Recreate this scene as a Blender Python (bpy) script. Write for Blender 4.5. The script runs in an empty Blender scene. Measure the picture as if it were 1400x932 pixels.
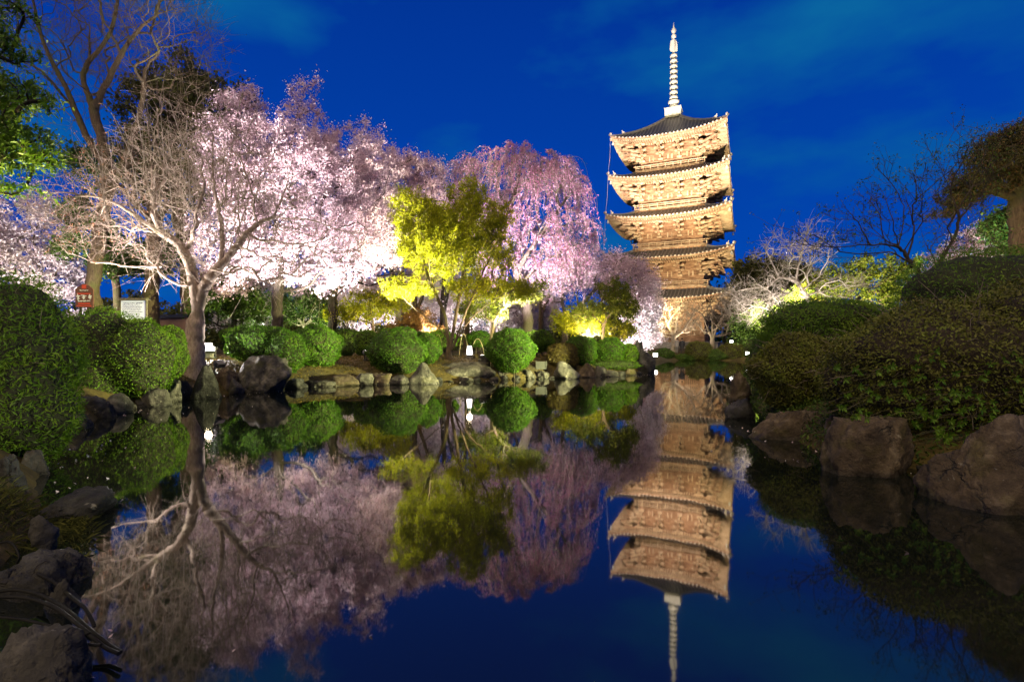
import bpy, bmesh, math, random
import numpy as np
from mathutils import Vector, Matrix, noise as mnoise

S = bpy.context.scene
COL = S.collection
PI = math.pi
random.seed(5)

# ------------------------------------------------------------------ camera
F = 703.0                      # focal length in photo pixels (1400 wide)
HY = 473.0                     # horizon row in the photo
CAMZ = 1.5
cd = bpy.data.cameras.new('camera')
cam = bpy.data.objects.new('camera', cd); COL.objects.link(cam)
cd.sensor_width = 36.0; cd.lens = 36.0 * F / 1400.0
cd.shift_y = 7.0 / 1400.0
cd.clip_start = 0.05; cd.clip_end = 6000
cam.location = (0, 0, CAMZ); cam.rotation_euler = (PI/2, 0, 0)
S.camera = cam

# ------------------------------------------------------------------ world: deep blue dusk sky
W = bpy.data.worlds.new('World'); S.world = W; W.use_nodes = True
nt = W.node_tree; nt.nodes.clear()
def N(t, **k):
    n = nt.nodes.new(t)
    for a, b in k.items(): setattr(n, a, b)
    return n
out = N('ShaderNodeOutputWorld'); bg = N('ShaderNodeBackground'); nt.links.new(bg.outputs[0], out.inputs[0])
tc = N('ShaderNodeTexCoord'); sep = N('ShaderNodeSeparateXYZ'); nt.links.new(tc.outputs['Generated'], sep.inputs[0])
ramp = N('ShaderNodeValToRGB'); nt.links.new(sep.outputs['Z'], ramp.inputs[0])
e = ramp.color_ramp.elements
e[0].position = 0.0; e[0].color = (0.0006, 0.070, 0.45, 1)
e[1].position = 0.75; e[1].color = (0.0004, 0.022, 0.22, 1)
m_ = e.new(0.30); m_.color = (0.0006, 0.052, 0.39, 1)
m_ = e.new(0.52); m_.color = (0.0005, 0.038, 0.32, 1)
mp = N('ShaderNodeMapping'); mp.inputs['Scale'].default_value = (1.5, 1.5, 3.6); mp.inputs['Rotation'].default_value = (0.1, 0.25, 0.3)
nt.links.new(tc.outputs['Generated'], mp.inputs[0])
cn = N('ShaderNodeTexNoise'); cn.inputs['Scale'].default_value = 2.1; cn.inputs['Detail'].default_value = 5; cn.inputs['Roughness'].default_value = 0.5
nt.links.new(mp.outputs[0], cn.inputs['Vector'])
cr = N('ShaderNodeMapRange'); cr.inputs[1].default_value = 0.47; cr.inputs[2].default_value = 0.74; cr.inputs[4].default_value = 1.0
nt.links.new(cn.outputs['Fac'], cr.inputs[0])
mx = N('ShaderNodeMix', data_type='RGBA'); nt.links.new(cr.outputs[0], mx.inputs['Factor'])
nt.links.new(ramp.outputs[0], mx.inputs['A']); mx.inputs['B'].default_value = (0.003, 0.125, 0.35, 1)
# a trace of the physical twilight sky on top of it
sky = N('ShaderNodeTexSky', sky_type='NISHITA'); sky.sun_disc = False
sky.sun_elevation = math.radians(-6); sky.sun_rotation = math.radians(200)
ad = N('ShaderNodeMix', data_type='RGBA', blend_type='ADD'); ad.inputs['Factor'].default_value = 0.02
nt.links.new(mx.outputs['Result'], ad.inputs['A']); nt.links.new(sky.outputs[0], ad.inputs['B'])
nt.links.new(ad.outputs['Result'], bg.inputs[0]); bg.inputs[1].default_value = 1.0

# ------------------------------------------------------------------ warm fill sun added behind the camera, for ambient town light
sd = bpy.data.lights.new('town_fill', 'SUN'); sd.energy = 2.7; sd.angle = math.radians(60); sd.color = (1.0, 0.76, 0.36)
so = bpy.data.objects.new('town_fill', sd); COL.objects.link(so)
so.rotation_euler = Vector((0.22, 0.62, -0.80)).to_track_quat('-Z', 'Y').to_euler()

# ------------------------------------------------------------------ exposure / sampling
S.view_settings.view_transform = 'Standard'; S.view_settings.look = 'None'
S.view_settings.exposure = 0.0; S.view_settings.gamma = 1.0
S.view_settings.use_curve_mapping = False
S.render.engine = 'CYCLES'
cy = S.cycles
cy.use_denoising = True
try: cy.denoiser = 'OPENIMAGEDENOISE'
except Exception: pass
cy.max_bounces = 5; cy.diffuse_bounces = 2; cy.glossy_bounces = 2; cy.transmission_bounces = 2; cy.transparent_max_bounces = 4
cy.caustics_reflective = False; cy.caustics_refractive = False
cy.sample_clamp_indirect = 4.0; cy.use_light_tree = True

# ================================================================== helpers
def P(px, py, d):
    return np.array(((px-700.0)/F*d, d, CAMZ-(py-HY)/F*d))
def nrm(v):
    v = np.asarray(v, float); return v/(np.linalg.norm(v, axis=-1, keepdims=True)+1e-12)

class MB:
    """collects vertices and faces, then links them as ONE mesh object"""
    def __init__(s): s.v = []; s.l = []; s.c = []; s.m = []; s.n = 0; s.a = []
    def add(s, verts, faces, mi=0, var=None):
        verts = np.asarray(verts, np.float32).reshape(-1, 3)
        if isinstance(faces, np.ndarray):
            k = faces.shape[1]; s.l.append((faces.reshape(-1)+s.n).astype(np.int32)); s.c.append(np.full(len(faces), k, np.int32)); nf = len(faces)
        else:
            s.l.append(np.array([i+s.n for f in faces for i in f], np.int32)); s.c.append(np.array([len(f) for f in faces], np.int32)); nf = len(faces)
        s.m.append(np.full(nf, mi, np.int32) if np.isscalar(mi) else np.asarray(mi, np.int32))
        s.a.append(np.zeros(nf, np.float32) if var is None else np.asarray(var, np.float32))
        s.v.append(verts); s.n += len(verts)
    def box(s, c, h, R=None, mi=0):
        c = np.asarray(c, float); h = np.asarray(h, float)
        v = np.array([(x, y, z) for z in (-1, 1) for y in (-1, 1) for x in (-1, 1)], float)*h
        if R is not None: v = v @ np.asarray(R).T
        s.add(v+c, [(0, 2, 3, 1), (4, 5, 7, 6), (0, 1, 5, 4), (2, 6, 7, 3), (0, 4, 6, 2), (1, 3, 7, 5)], mi)
    def bar(s, a, b, w, h, mi=0, up=(0, 0, 1)):
        a = np.asarray(a, float); b = np.asarray(b, float); t = b-a; L = np.linalg.norm(t); t = t/L
        u = np.cross(np.asarray(up, float), t); u /= np.linalg.norm(u)+1e-9; w_ = np.cross(t, u)
        s.box((a+b)/2, (w/2, L/2, h/2), np.stack([u, t, w_], 1), mi)
    def tube(s, pts, rad, n=6, mi=0, cap=False):
        pts = np.asarray(pts, float); m = len(pts); rad = np.broadcast_to(np.asarray(rad, float), (m,))
        t = np.gradient(pts, axis=0); t = nrm(t)
        k = np.argmin(np.abs(nrm(pts[-1]-pts[0]))); ref = np.zeros(3); ref[k] = 1
        u = nrm(ref - t*(t@ref)[:, None]); w = np.cross(t, u)
        a = np.arange(n)*2*PI/n
        ring = pts[:, None] + rad[:, None, None]*(np.cos(a)[None, :, None]*u[:, None]+np.sin(a)[None, :, None]*w[:, None])
        i = np.arange(m-1)[:, None]*n; j = np.arange(n)[None, :]; j2 = (j+1) % n
        f = np.stack([i+j, i+j2, i+n+j2, i+n+j], -1).reshape(-1, 4)
        s.add(ring.reshape(-1, 3), f, mi)
        if cap:
            s.add(ring[0], [tuple(range(n))[::-1]], mi); s.add(ring[-1], [tuple(range(n))], mi)
    def lathe(s, prof, n=16, c=(0, 0, 0), mi=0):
        prof = np.asarray(prof, float); a = np.arange(n)*2*PI/n
        v = np.stack([prof[:, 0:1]*np.cos(a), prof[:, 0:1]*np.sin(a), np.repeat(prof[:, 1:2], n, 1)], -1)+np.asarray(c)
        m = len(prof); i = np.arange(m-1)[:, None]*n; j = np.arange(n)[None, :]; j2 = (j+1) % n
        s.add(v.reshape(-1, 3), np.stack([i+j, i+j2, i+n+j2, i+n+j], -1).reshape(-1, 4), mi)
    def mesh(s, name, mats, smooth=False):
        me = bpy.data.meshes.new(name)
        v = np.concatenate(s.v); l = np.concatenate(s.l); c = np.concatenate(s.c); mi = np.concatenate(s.m); a = np.concatenate(s.a)
        me.vertices.add(len(v)); me.vertices.foreach_set('co', v.reshape(-1))
        me.loops.add(len(l)); me.loops.foreach_set('vertex_index', l)
        me.polygons.add(len(c)); st = np.concatenate([[0], np.cumsum(c)[:-1]]).astype(np.int32)
        me.polygons.foreach_set('loop_start', st); me.polygons.foreach_set('loop_total', c)
        me.polygons.foreach_set('material_index', mi)
        me.polygons.foreach_set('use_smooth', np.full(len(c), bool(smooth)))
        at = me.attributes.new('var', 'FLOAT', 'FACE'); at.data.foreach_set('value', a)
        for m in (mats if isinstance(mats, (list, tuple)) else [mats]): me.materials.append(m)
        me.update(calc_edges=True); me.validate()
        return me
    def build(s, name, mats, parent=None, smooth=False):
        return link(name, s.mesh(name, mats, smooth), parent)

def link(name, me, parent=None):
    o = bpy.data.objects.new(name, me); COL.objects.link(o)
    if parent is not None: o.parent = parent
    return o
def tag(o, label=None, cat=None, group=None, kind=None):
    if label: o['label'] = label
    if cat: o['category'] = cat
    if group: o['group'] = group
    if kind: o['kind'] = kind
    return o
def empty(name, loc=(0, 0, 0), rz=0.0):
    o = bpy.data.objects.new(name, None); COL.objects.link(o); o.location = [float(q) for q in loc]; o.rotation_euler = (0, 0, rz); o.empty_display_size = 0.2
    return o
def rebase(root, child):
    """child mesh was made in world coordinates: keep it there under its root"""
    root_m = Matrix.Translation(root.location) @ Matrix.Rotation(root.rotation_euler.z, 4, 'Z')
    child.matrix_parent_inverse = root_m.inverted()

# ------------------------------------------------------------------ materials
def newmat(name):
    m = bpy.data.materials.new(name); m.use_nodes = True; t = m.node_tree; t.nodes.clear()
    o = t.nodes.new('ShaderNodeOutputMaterial')
    return m, t, o
def ramp_node(t, stops):
    r = t.nodes.new('ShaderNodeValToRGB'); e = r.color_ramp.elements
    e[0].position = stops[0][0]; e[0].color = (*stops[0][1], 1)
    e[1].position = stops[-1][0]; e[1].color = (*stops[-1][1], 1)
    for p, c in stops[1:-1]:
        q = e.new(p); q.color = (*c, 1)
    return r
def mat_leaf(name, stops, trans=0.35, rough=0.55, spec=0.25):
    m, t, o = newmat(name)
    a = t.nodes.new('ShaderNodeAttribute'); a.attribute_name = 'var'
    r = ramp_node(t, stops); t.links.new(a.outputs['Fac'], r.inputs[0])
    p = t.nodes.new('ShaderNodeBsdfPrincipled'); p.inputs['Roughness'].default_value = rough
    p.inputs['Specular IOR Level'].default_value = spec
    tr = t.nodes.new('ShaderNodeBsdfTranslucent'); mi = t.nodes.new('ShaderNodeMixShader'); mi.inputs[0].default_value = trans
    t.links.new(r.outputs[0], p.inputs['Base Color']); t.links.new(r.outputs[0], tr.inputs[0])
    t.links.new(p.outputs[0], mi.inputs[1]); t.links.new(tr.outputs[0], mi.inputs[2]); t.links.new(mi.outputs[0], o.inputs[0])
    return m
def mat_noise(name, stops, scale=4.0, detail=6, rough=0.8, bump=0.3, bdist=0.02, stretch=(1, 1, 1), spec=0.3, scale2=None, stops2=None, metal=0.0, bscale=None):
    m, t, o = newmat(name)
    g = t.nodes.new('ShaderNodeTexCoord'); mp = t.nodes.new('ShaderNodeMapping'); mp.inputs['Scale'].default_value = stretch
    t.links.new(g.outputs['Object'], mp.inputs[0])
    n = t.nodes.new('ShaderNodeTexNoise'); n.inputs['Scale'].default_value = scale; n.inputs['Detail'].default_value = detail; n.inputs['Roughness'].default_value = 0.6
    t.links.new(mp.outputs[0], n.inputs['Vector'])
    r = ramp_node(t, stops); t.links.new(n.outputs['Fac'], r.inputs[0]); colr = r.outputs[0]
    if stops2:
        n2 = t.nodes.new('ShaderNodeTexNoise'); n2.inputs['Scale'].default_value = scale2; n2.inputs['Detail'].default_value = 5
        t.links.new(g.outputs['Object'], n2.inputs['Vector'])
        k = t.nodes.new('ShaderNodeMapRange'); k.inputs[1].default_value = stops2[0]; k.inputs[2].default_value = stops2[1]; t.links.new(n2.outputs['Fac'], k.inputs[0])
        x = t.nodes.new('ShaderNodeMix'); x.data_type = 'RGBA'; t.links.new(k.outputs[0], x.inputs['Factor']); t.links.new(colr, x.inputs['A']); x.inputs['B'].default_value = (*stops2[2], 1)
        colr = x.outputs['Result']
    p = t.nodes.new('ShaderNodeBsdfPrincipled'); p.inputs['Roughness'].default_value = rough; p.inputs['Specular IOR Level'].default_value = spec; p.inputs['Metallic'].default_value = metal
    t.links.new(colr, p.inputs['Base Color'])
    if bump:
        n3 = n
        if bscale:
            n3 = t.nodes.new('ShaderNodeTexNoise'); n3.inputs['Scale'].default_value = bscale; n3.inputs['Detail'].default_value = 8; t.links.new(mp.outputs[0], n3.inputs['Vector'])
        b = t.nodes.new('ShaderNodeBump'); b.inputs['Strength'].default_value = bump; b.inputs['Distance'].default_value = bdist
        t.links.new(n3.outputs['Fac'], b.inputs['Height']); t.links.new(b.outputs[0], p.inputs['Normal'])
    t.links.new(p.outputs[0], o.inputs[0])
    return m
def mat_emit(name, col, s):
    m, t, o = newmat(name); q = t.nodes.new('ShaderNodeEmission'); q.inputs[0].default_value = (*col, 1); q.inputs[1].default_value = s
    t.links.new(q.outputs[0], o.inputs[0]); return m

M = {}
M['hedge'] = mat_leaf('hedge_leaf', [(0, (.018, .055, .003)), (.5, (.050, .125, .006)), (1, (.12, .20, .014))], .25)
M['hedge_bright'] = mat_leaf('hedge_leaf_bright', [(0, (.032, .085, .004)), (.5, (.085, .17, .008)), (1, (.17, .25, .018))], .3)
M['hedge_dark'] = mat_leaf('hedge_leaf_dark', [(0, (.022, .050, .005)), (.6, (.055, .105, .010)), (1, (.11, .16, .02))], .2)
M['hedge_brown'] = mat_leaf('hedge_leaf_brown', [(0, (.058, .050, .010)), (.55, (.108, .112, .015)), (1, (.14, .19, .020))], .2)
M['hedge_red'] = mat_leaf('hedge_leaf_red', [(0, (.055, .04, .010)), (.6, (.10, .075, .015)), (1, (.13, .12, .02))], .2)
M['conifer'] = mat_leaf('narrow_leaf', [(0, (.022, .060, .004)), (.6, (.060, .13, .008)), (1, (.13, .19, .02))], .2)
M['maple'] = mat_leaf('maple_leaf', [(0, (.14, .16, .004)), (.5, (.34, .36, .008)), (1, (.52, .52, .02))], .5)
M['maple_dark'] = mat_leaf('maple_leaf_dark', [(0, (.05, .075, .006)), (.6, (.13, .16, .012)), (1, (.26, .26, .02))], .45)
M['green'] = mat_leaf('green_leaf', [(0, (.025, .05, .008)), (.6, (.06, .11, .015)), (1, (.13, .18, .03))], .3)
M['olive'] = mat_leaf('olive_leaf', [(0, (.030, .034, .008)), (.6, (.075, .080, .016)), (1, (.13, .13, .03))], .3)
M['orange'] = mat_leaf('orange_leaf', [(0, (.16, .08, .02)), (.6, (.30, .15, .04)), (1, (.38, .24, .07))], .4)
M['pine'] = mat_leaf('pine_needle', [(0, (.035, .042, .010)), (.6, (.085, .080, .018)), (1, (.20, .085, .028))], .15)
M['blossom'] = mat_leaf('cherry_blossom', [(0, (.50, .29, .35)), (.3, (.66, .46, .53)), (.8, (.78, .61, .67)), (1, (.86, .75, .79))], .4, .7, .1)
M['blossom_white'] = mat_leaf('white_blossom', [(0, (.52, .36, .38)), (.4, (.76, .62, .66)), (1, (.90, .83, .86))], .4, .7, .1)
M['blossom_pink'] = mat_leaf('pink_blossom', [(0, (.44, .11, .24)), (.45, (.64, .29, .46)), (1, (.82, .55, .68))], .4, .7, .1)
M['twig_white'] = mat_noise('pale_bark', [(.3, (.22, .17, .13)), (.7, (.46, .40, .32))], 6, bump=.4, bdist=.02, stretch=(3, 3, 1), scale2=1.6, stops2=(.5, .7, (.16, .15, .08)))
M['bark'] = mat_noise('bark', [(.3, (.06, .040, .024)), (.7, (.17, .12, .07))], 5, bump=.8, bdist=.04, stretch=(4, 4, 1), scale2=1.2, stops2=(.5, .7, (.10, .10, .03)))
M['bark_grey'] = mat_noise('grey_bark', [(.3, (.09, .07, .055)), (.7, (.22, .18, .14))], 5, bump=.8, bdist=.04, stretch=(4, 4, 1), scale2=1.0, stops2=(.5, .75, (.13, .13, .07)))
M['bark_dark'] = mat_noise('dark_bark', [(.3, (.020, .015, .011)), (.7, (.06, .045, .032))], 6, bump=.6, bdist=.02, stretch=(3, 3, 1))
M['bud'] = mat_leaf('bud', [(0, (.25, .10, .05)), (1, (.42, .22, .12))], .2)
M['core'] = mat_noise('bush_dark_core', [(.3, (.012, .014, .006)), (.7, (.03, .032, .012))], 6, bump=1, bdist=.08)
M['core_brown'] = mat_noise('bush_brown_core', [(.3, (.016, .012, .007)), (.7, (.04, .028, .016))], 6, bump=1, bdist=.08)
def mat_rock(name, stops, moss, mlo=.55, mhi=.72, rough=.8):
    m, t, o = newmat(name); L = t.links.new
    g = t.nodes.new('ShaderNodeTexCoord'); oi = t.nodes.new('ShaderNodeObjectInfo')
    ad = t.nodes.new('ShaderNodeVectorMath'); ad.operation = 'ADD'; L(g.outputs['Object'], ad.inputs[0])
    sc = t.nodes.new('ShaderNodeVectorMath'); sc.operation = 'SCALE'; sc.inputs[3].default_value = 7; sc.inputs[0].default_value = (1, 1, 1); L(oi.outputs['Random'], sc.inputs[3]); L(sc.outputs[0], ad.inputs[1])
    def noise(s, d=8, r=.62):
        n = t.nodes.new('ShaderNodeTexNoise'); n.inputs['Scale'].default_value = s; n.inputs['Detail'].default_value = d; n.inputs['Roughness'].default_value = r; L(ad.outputs[0], n.inputs['Vector']); return n
    n1 = noise(2.6, 10, .7); r = ramp_node(t, stops); L(n1.outputs['Fac'], r.inputs[0])
    n2 = noise(1.7, 6); k = t.nodes.new('ShaderNodeMapRange'); k.inputs[1].default_value = mlo; k.inputs[2].default_value = mhi; L(n2.outputs['Fac'], k.inputs[0])
    x = t.nodes.new('ShaderNodeMix'); x.data_type = 'RGBA'; L(k.outputs[0], x.inputs['Factor']); L(r.outputs[0], x.inputs['A']); x.inputs['B'].default_value = (*moss, 1)
    # pale lichen spots
    n4 = noise(9, 4); k4 = t.nodes.new('ShaderNodeMapRange'); k4.inputs[1].default_value = .66; k4.inputs[2].default_value = .72; k4.inputs[4].default_value = .6; L(n4.outputs['Fac'], k4.inputs[0])
    x4 = t.nodes.new('ShaderNodeMix'); x4.data_type = 'RGBA'; L(k4.outputs[0], x4.inputs['Factor']); L(x.outputs['Result'], x4.inputs['A']); x4.inputs['B'].default_value = (.36, .34, .30, 1)
    # cracks
    dv = t.nodes.new('ShaderNodeVectorMath'); dv.operation = 'ADD'; nn = noise(3, 4); s2 = t.nodes.new('ShaderNodeVectorMath'); s2.operation = 'SCALE'; s2.inputs[3].default_value = .6; L(nn.outputs['Color'], s2.inputs[0]); L(ad.outputs[0], dv.inputs[0]); L(s2.outputs[0], dv.inputs[1])
    v = t.nodes.new('ShaderNodeTexVoronoi'); v.feature = 'DISTANCE_TO_EDGE'; v.inputs['Scale'].default_value = 1.15; L(dv.outputs[0], v.inputs['Vector'])
    kc = t.nodes.new('ShaderNodeMapRange'); kc.inputs[1].default_value = 0; kc.inputs[2].default_value = .03; L(v.outputs['Distance'], kc.inputs[0])
    km = t.nodes.new('ShaderNodeMapRange'); km.inputs[1].default_value = .37; km.inputs[2].default_value = .47; L(n2.outputs['Fac'], km.inputs[0]); kx = t.nodes.new('ShaderNodeMath'); kx.operation = 'MAXIMUM'; L(kc.outputs[0], kx.inputs[0]); L(km.outputs[0], kx.inputs[1]); kc = kx
    xc = t.nodes.new('ShaderNodeMix'); xc.data_type = 'RGBA'; L(kc.outputs[0], xc.inputs['Factor']); xc.inputs['A'].default_value = (.030, .025, .020, 1); L(x4.outputs['Result'], xc.inputs['B'])
    # wet tide band just above the water
    ge = t.nodes.new('ShaderNodeNewGeometry'); sp = t.nodes.new('ShaderNodeSeparateXYZ'); L(ge.outputs['Position'], sp.inputs[0])
    wob = t.nodes.new('ShaderNodeMath'); wob.operation = 'MULTIPLY_ADD'; wob.inputs[1].default_value = -.12; L(n1.outputs['Fac'], wob.inputs[0]); L(sp.outputs['Z'], wob.inputs[2])
    kw = t.nodes.new('ShaderNodeMapRange'); kw.inputs[1].default_value = -.02; kw.inputs[2].default_value = .03; kw.inputs[3].default_value = .42; kw.inputs[4].default_value = 1; L(wob.outputs[0], kw.inputs[0])
    xm = t.nodes.new('ShaderNodeMix'); xm.data_type = 'RGBA'; L(kw.outputs[0], xm.inputs['Factor']); xm.inputs['A'].default_value = (.012, .011, .010, 1); L(xc.outputs['Result'], xm.inputs['B'])
    rr = t.nodes.new('ShaderNodeMapRange'); rr.inputs[1].default_value = .42; rr.inputs[2].default_value = 1; rr.inputs[3].default_value = .3; rr.inputs[4].default_value = rough; L(kw.outputs[0], rr.inputs[0])
    p = t.nodes.new('ShaderNodeBsdfPrincipled'); p.inputs['Specular IOR Level'].default_value = .35; L(xm.outputs['Result'], p.inputs['Base Color']); L(rr.outputs[0], p.inputs['Roughness'])
    n3 = noise(6, 10, .7); hm = t.nodes.new('ShaderNodeMath'); hm.operation = 'MULTIPLY_ADD'; hm.inputs[1].default_value = .35; L(kc.outputs[0], hm.inputs[0]); L(n3.outputs['Fac'], hm.inputs[2])
    bp = t.nodes.new('ShaderNodeBump'); bp.inputs['Strength'].default_value = 1.0; bp.inputs['Distance'].default_value = .10; L(hm.outputs[0], bp.inputs['Height']); L(bp.outputs[0], p.inputs['Normal'])
    L(p.outputs[0], o.inputs[0]); return m
M['rock'] = mat_rock('rock_grey', [(.34, (.020, .018, .017)), (.5, (.070, .064, .058)), (.66, (.20, .18, .16))], (.06, .058, .018))
M['rock_dark'] = mat_rock('rock_dark', [(.34, (.009, .0085, .0085)), (.5, (.032, .030, .029)), (.66, (.10, .095, .09))], (.03, .032, .012), rough=.65)
M['rock_brown'] = mat_rock('rock_brown', [(.34, (.024, .016, .010)), (.5, (.090, .064, .042)), (.66, (.23, .18, .13))], (.070, .062, .014), .50, .66)
M['ground'] = mat_noise('mossy_ground', [(.3, (.026, .020, .009)), (.55, (.065, .048, .014)), (.8, (.12, .092, .022))], 1.6, 9, rough=.95, bump=.8, bdist=.08, scale2=.35, stops2=(.5, .68, (.055, .047, .032)), bscale=6)
M['black'] = mat_noise('black_rubber', [(.3, (.009, .009, .009)), (.7, (.020, .019, .018))], 20, rough=.6, bump=.1, bdist=.003, spec=.06)
M['iron'] = mat_noise('dark_iron', [(.3, (.03, .03, .03)), (.7, (.06, .06, .06))], 20, rough=.5, bump=.1, bdist=.003)
M['lamp'] = mat_emit('lamp_glow', (1.0, .93, .86), 9.0)
M['flood'] = mat_emit('flood_glow', (1.0, .95, .88), 14.0)

# ================================================================== ground, pond, water
POND = np.array([(-2.4, -5), (-2.6, 0.0), (-2.8, 1.4), (-3.0, 2.4), (-3.25, 3.2), (-3.9, 4.4), (-5.1, 5.6), (-6.4, 7.2), (-7.6, 9), (-8.8, 11.2), (-9.3, 13.0),
    (-9.2, 14.6), (-8.8, 16.4), (-8.1, 18.3), (-7.2, 19.4), (-5.9, 20.5), (-3.06, 21.5), (-1.5, 22.1), (0, 22.9), (1.2, 23.5), (2.6, 24.2), (4, 25.2), (6.7, 26.9), (7.4, 28),
    (7.4, 32), (8.6, 40), (12, 49), (16, 53.2), (20, 54), (24.5, 53), (24, 46), (19.5, 38), (14, 28), (9.6, 20), (7.0, 15.5), (5.7, 12), (4.8, 9.6),
    (4.35, 7.6), (4.5, 6.6), (5.3, 5.8), (5.0, 4.9), (4.8, 3), (5, 0), (5.5, -5)], float)
def sdf(xy):
    """signed distance to the pond outline, negative in the water"""
    xy = np.atleast_2d(np.asarray(xy, float)); a = POND; b = np.roll(POND, -1, 0); dmin = np.full(len(xy), 1e9); ins = np.zeros(len(xy), bool)
    for p, q in zip(a, b):
        e = q-p; w = xy-p; t = np.clip((w@e)/(e@e), 0, 1); dd = np.linalg.norm(w-t[:, None]*e, axis=1); dmin = np.minimum(dmin, dd)
        c = ((p[1] > xy[:, 1]) != (q[1] > xy[:, 1])) & (xy[:, 0] < (q[0]-p[0])*(xy[:, 1]-p[1])/((q[1]-p[1])+1e-12)+p[0])
        ins ^= c
    return np.where(ins, -dmin, dmin)
def ground_z(x, y):
    s = sdf(np.stack([np.ravel(x), np.ravel(y)], 1))
    out = np.interp(s, [-1.5, -.35, -.05, .25, .9, 2.5, 6, 30], [-1.0, -.55, -.12, .22, .58, .92, 1.05, 1.1])
    wob = 0.05*np.sin(np.ravel(x)*1.7+1)*np.cos(np.ravel(y)*1.3)+0.03*np.sin(np.ravel(x)*3.9)*np.sin(np.ravel(y)*4.3+.5)
    return out + wob*np.clip((s-.2)/1.5, 0, 1)
def gz(x, y): return float(ground_z([x], [y])[0])

def axis(lo, hi, step, far):
    c = list(np.arange(lo, hi+.01, step)); g = step
    a = []; v = lo
    while v > -far: g *= 1.5; v -= g; a.append(v)
    g = step; b = []; v = c[-1]
    while v < far: g *= 1.5; v += g; b.append(v)
    return np.array(a[::-1]+c+b)
gx = axis(-16, 28, .30, 3500); gy = axis(-6, 58, .34, 3500)
X, Y = np.meshgrid(gx, gy); Z = ground_z(X, Y).reshape(X.shape)
mb = MB(); nx = len(gx); ny = len(gy)
ii, jj = np.meshgrid(np.arange(nx-1), np.arange(ny-1)); q = (jj*nx+ii).ravel()
mb.add(np.stack([X, Y, Z], -1).reshape(-1, 3), np.stack([q, q+1, q+nx+1, q+nx], 1))
tag(mb.build('ground', M['ground'], smooth=True), kind='structure')

def mat_water():
    m, t, o = newmat('pond_water')
    g = t.nodes.new('ShaderNodeNewGeometry')
    mp = t.nodes.new('ShaderNodeMapping'); mp.inputs['Scale'].default_value = (1.0, .55, 1); t.links.new(g.outputs['Position'], mp.inputs[0])
    n = t.nodes.new('ShaderNodeTexNoise'); n.inputs['Scale'].default_value = 2.2; n.inputs['Detail'].default_value = 3; t.links.new(mp.outputs[0], n.inputs['Vector'])
    b = t.nodes.new('ShaderNodeBump'); b.inputs['Strength'].default_value = .10; b.inputs['Distance'].default_value = .008; t.links.new(n.outputs['Fac'], b.inputs['Height'])
    p = t.nodes.new('ShaderNodeBsdfPrincipled'); p.inputs['Base Color'].default_value = (.004, .006, .005, 1)
    p.inputs['Roughness'].default_value = .030; p.inputs['IOR'].default_value = 1.92; p.inputs['Specular IOR Level'].default_value = .5
    t.links.new(b.outputs[0], p.inputs['Normal']); t.links.new(p.outputs[0], o.inputs[0]); return m
mb = MB()
mb.add([(-14, -5.5, 0), (29, -5.5, 0), (29, 57, 0), (-14, 57, 0)], [(0, 1, 2, 3)])
tag(mb.build('water', mat_water()), kind='structure')

# ================================================================== foliage and branches
def leaf_quads(mb, c, size, rng, normal=None, spread=1.0, aspect=.6, var=None, mi=0, droop=0.0, tri=False):
    """one small four-cornered leaf (or petal cluster) per point of c"""
    n = len(c)
    if n == 0: return
    sz = size*(.5+.95*rng.random(n)**1.3)
    d = rng.normal(size=(n, 3))
    if normal is not None: d = nrm(normal)+d*spread*.6
    d[:, 2] -= droop
    d = nrm(d); r = rng.normal(size=(n, 3)); u = nrm(np.cross(d, r)); w = np.cross(d, u)
    a = (d*.5+u*.87)*(sz/2)[:, None]*1.0; b = w*(sz*aspect/2)[:, None]
    if tri:
        v = np.stack([c-a*1.1-b*.95, c+a*1.25, c-a*.9+b*1.15], 1); vv = rng.random(n) if var is None else np.clip(var, 0, 1)
        mb.add(v.reshape(-1, 3), np.arange(3*n).reshape(-1, 3), mi, vv); return
    v = np.stack([c-a, c+b*.9-a*.1, c+a, c-b*.9-a*.1], 1)
    vv = rng.random(n) if var is None else np.clip(var, 0, 1)
    mb.add(v.reshape(-1, 3), np.arange(4*n).reshape(-1, 4), mi, vv)

def grow(seeds, attract, bf=.35):
    """seeds: list of polylines (first starts at the root). Returns nodes, parents"""
    nodes = []; par = []; pl = []
    for k, s in enumerate(seeds):
        s = np.asarray(s, float)
        start = 0; last = -1
        if k > 0:
            i = int(np.argmin(np.linalg.norm(np.array(nodes)-s[0], axis=1))); last = i
            if np.linalg.norm(nodes[i]-s[0]) < .15: start = 1
        for q in s[start:]:
            nodes.append(q); par.append(last); pl.append(0 if last < 0 else pl[last]+np.linalg.norm(q-nodes[last])); last = len(nodes)-1
    A = np.asarray(attract, float); n = len(A); ns = len(nodes)
    nd = np.array(nodes); plen = np.array(pl)
    D = np.linalg.norm(A[:, None]-nd[None], axis=2)+bf*plen[None]
    best = D.argmin(1); cost = D[np.arange(n), best].copy()
    idx = np.full(n, -1); done = np.zeros(n, bool)
    nodes = list(nd); plen = list(plen)
    for _ in range(n):
        j = int(cost.argmin()); b = int(best[j]); p = A[j]
        L = plen[b]+np.linalg.norm(p-nodes[b]); nodes.append(p); par.append(b); plen.append(L)
        k = len(nodes)-1; cost[j] = 1e18; done[j] = True
        c = np.linalg.norm(A-p, axis=1)+bf*L; m = (c < cost) & ~done
        best[m] = k; cost[m] = c[m]
    return np.array(nodes), np.array(par), ns

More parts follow.
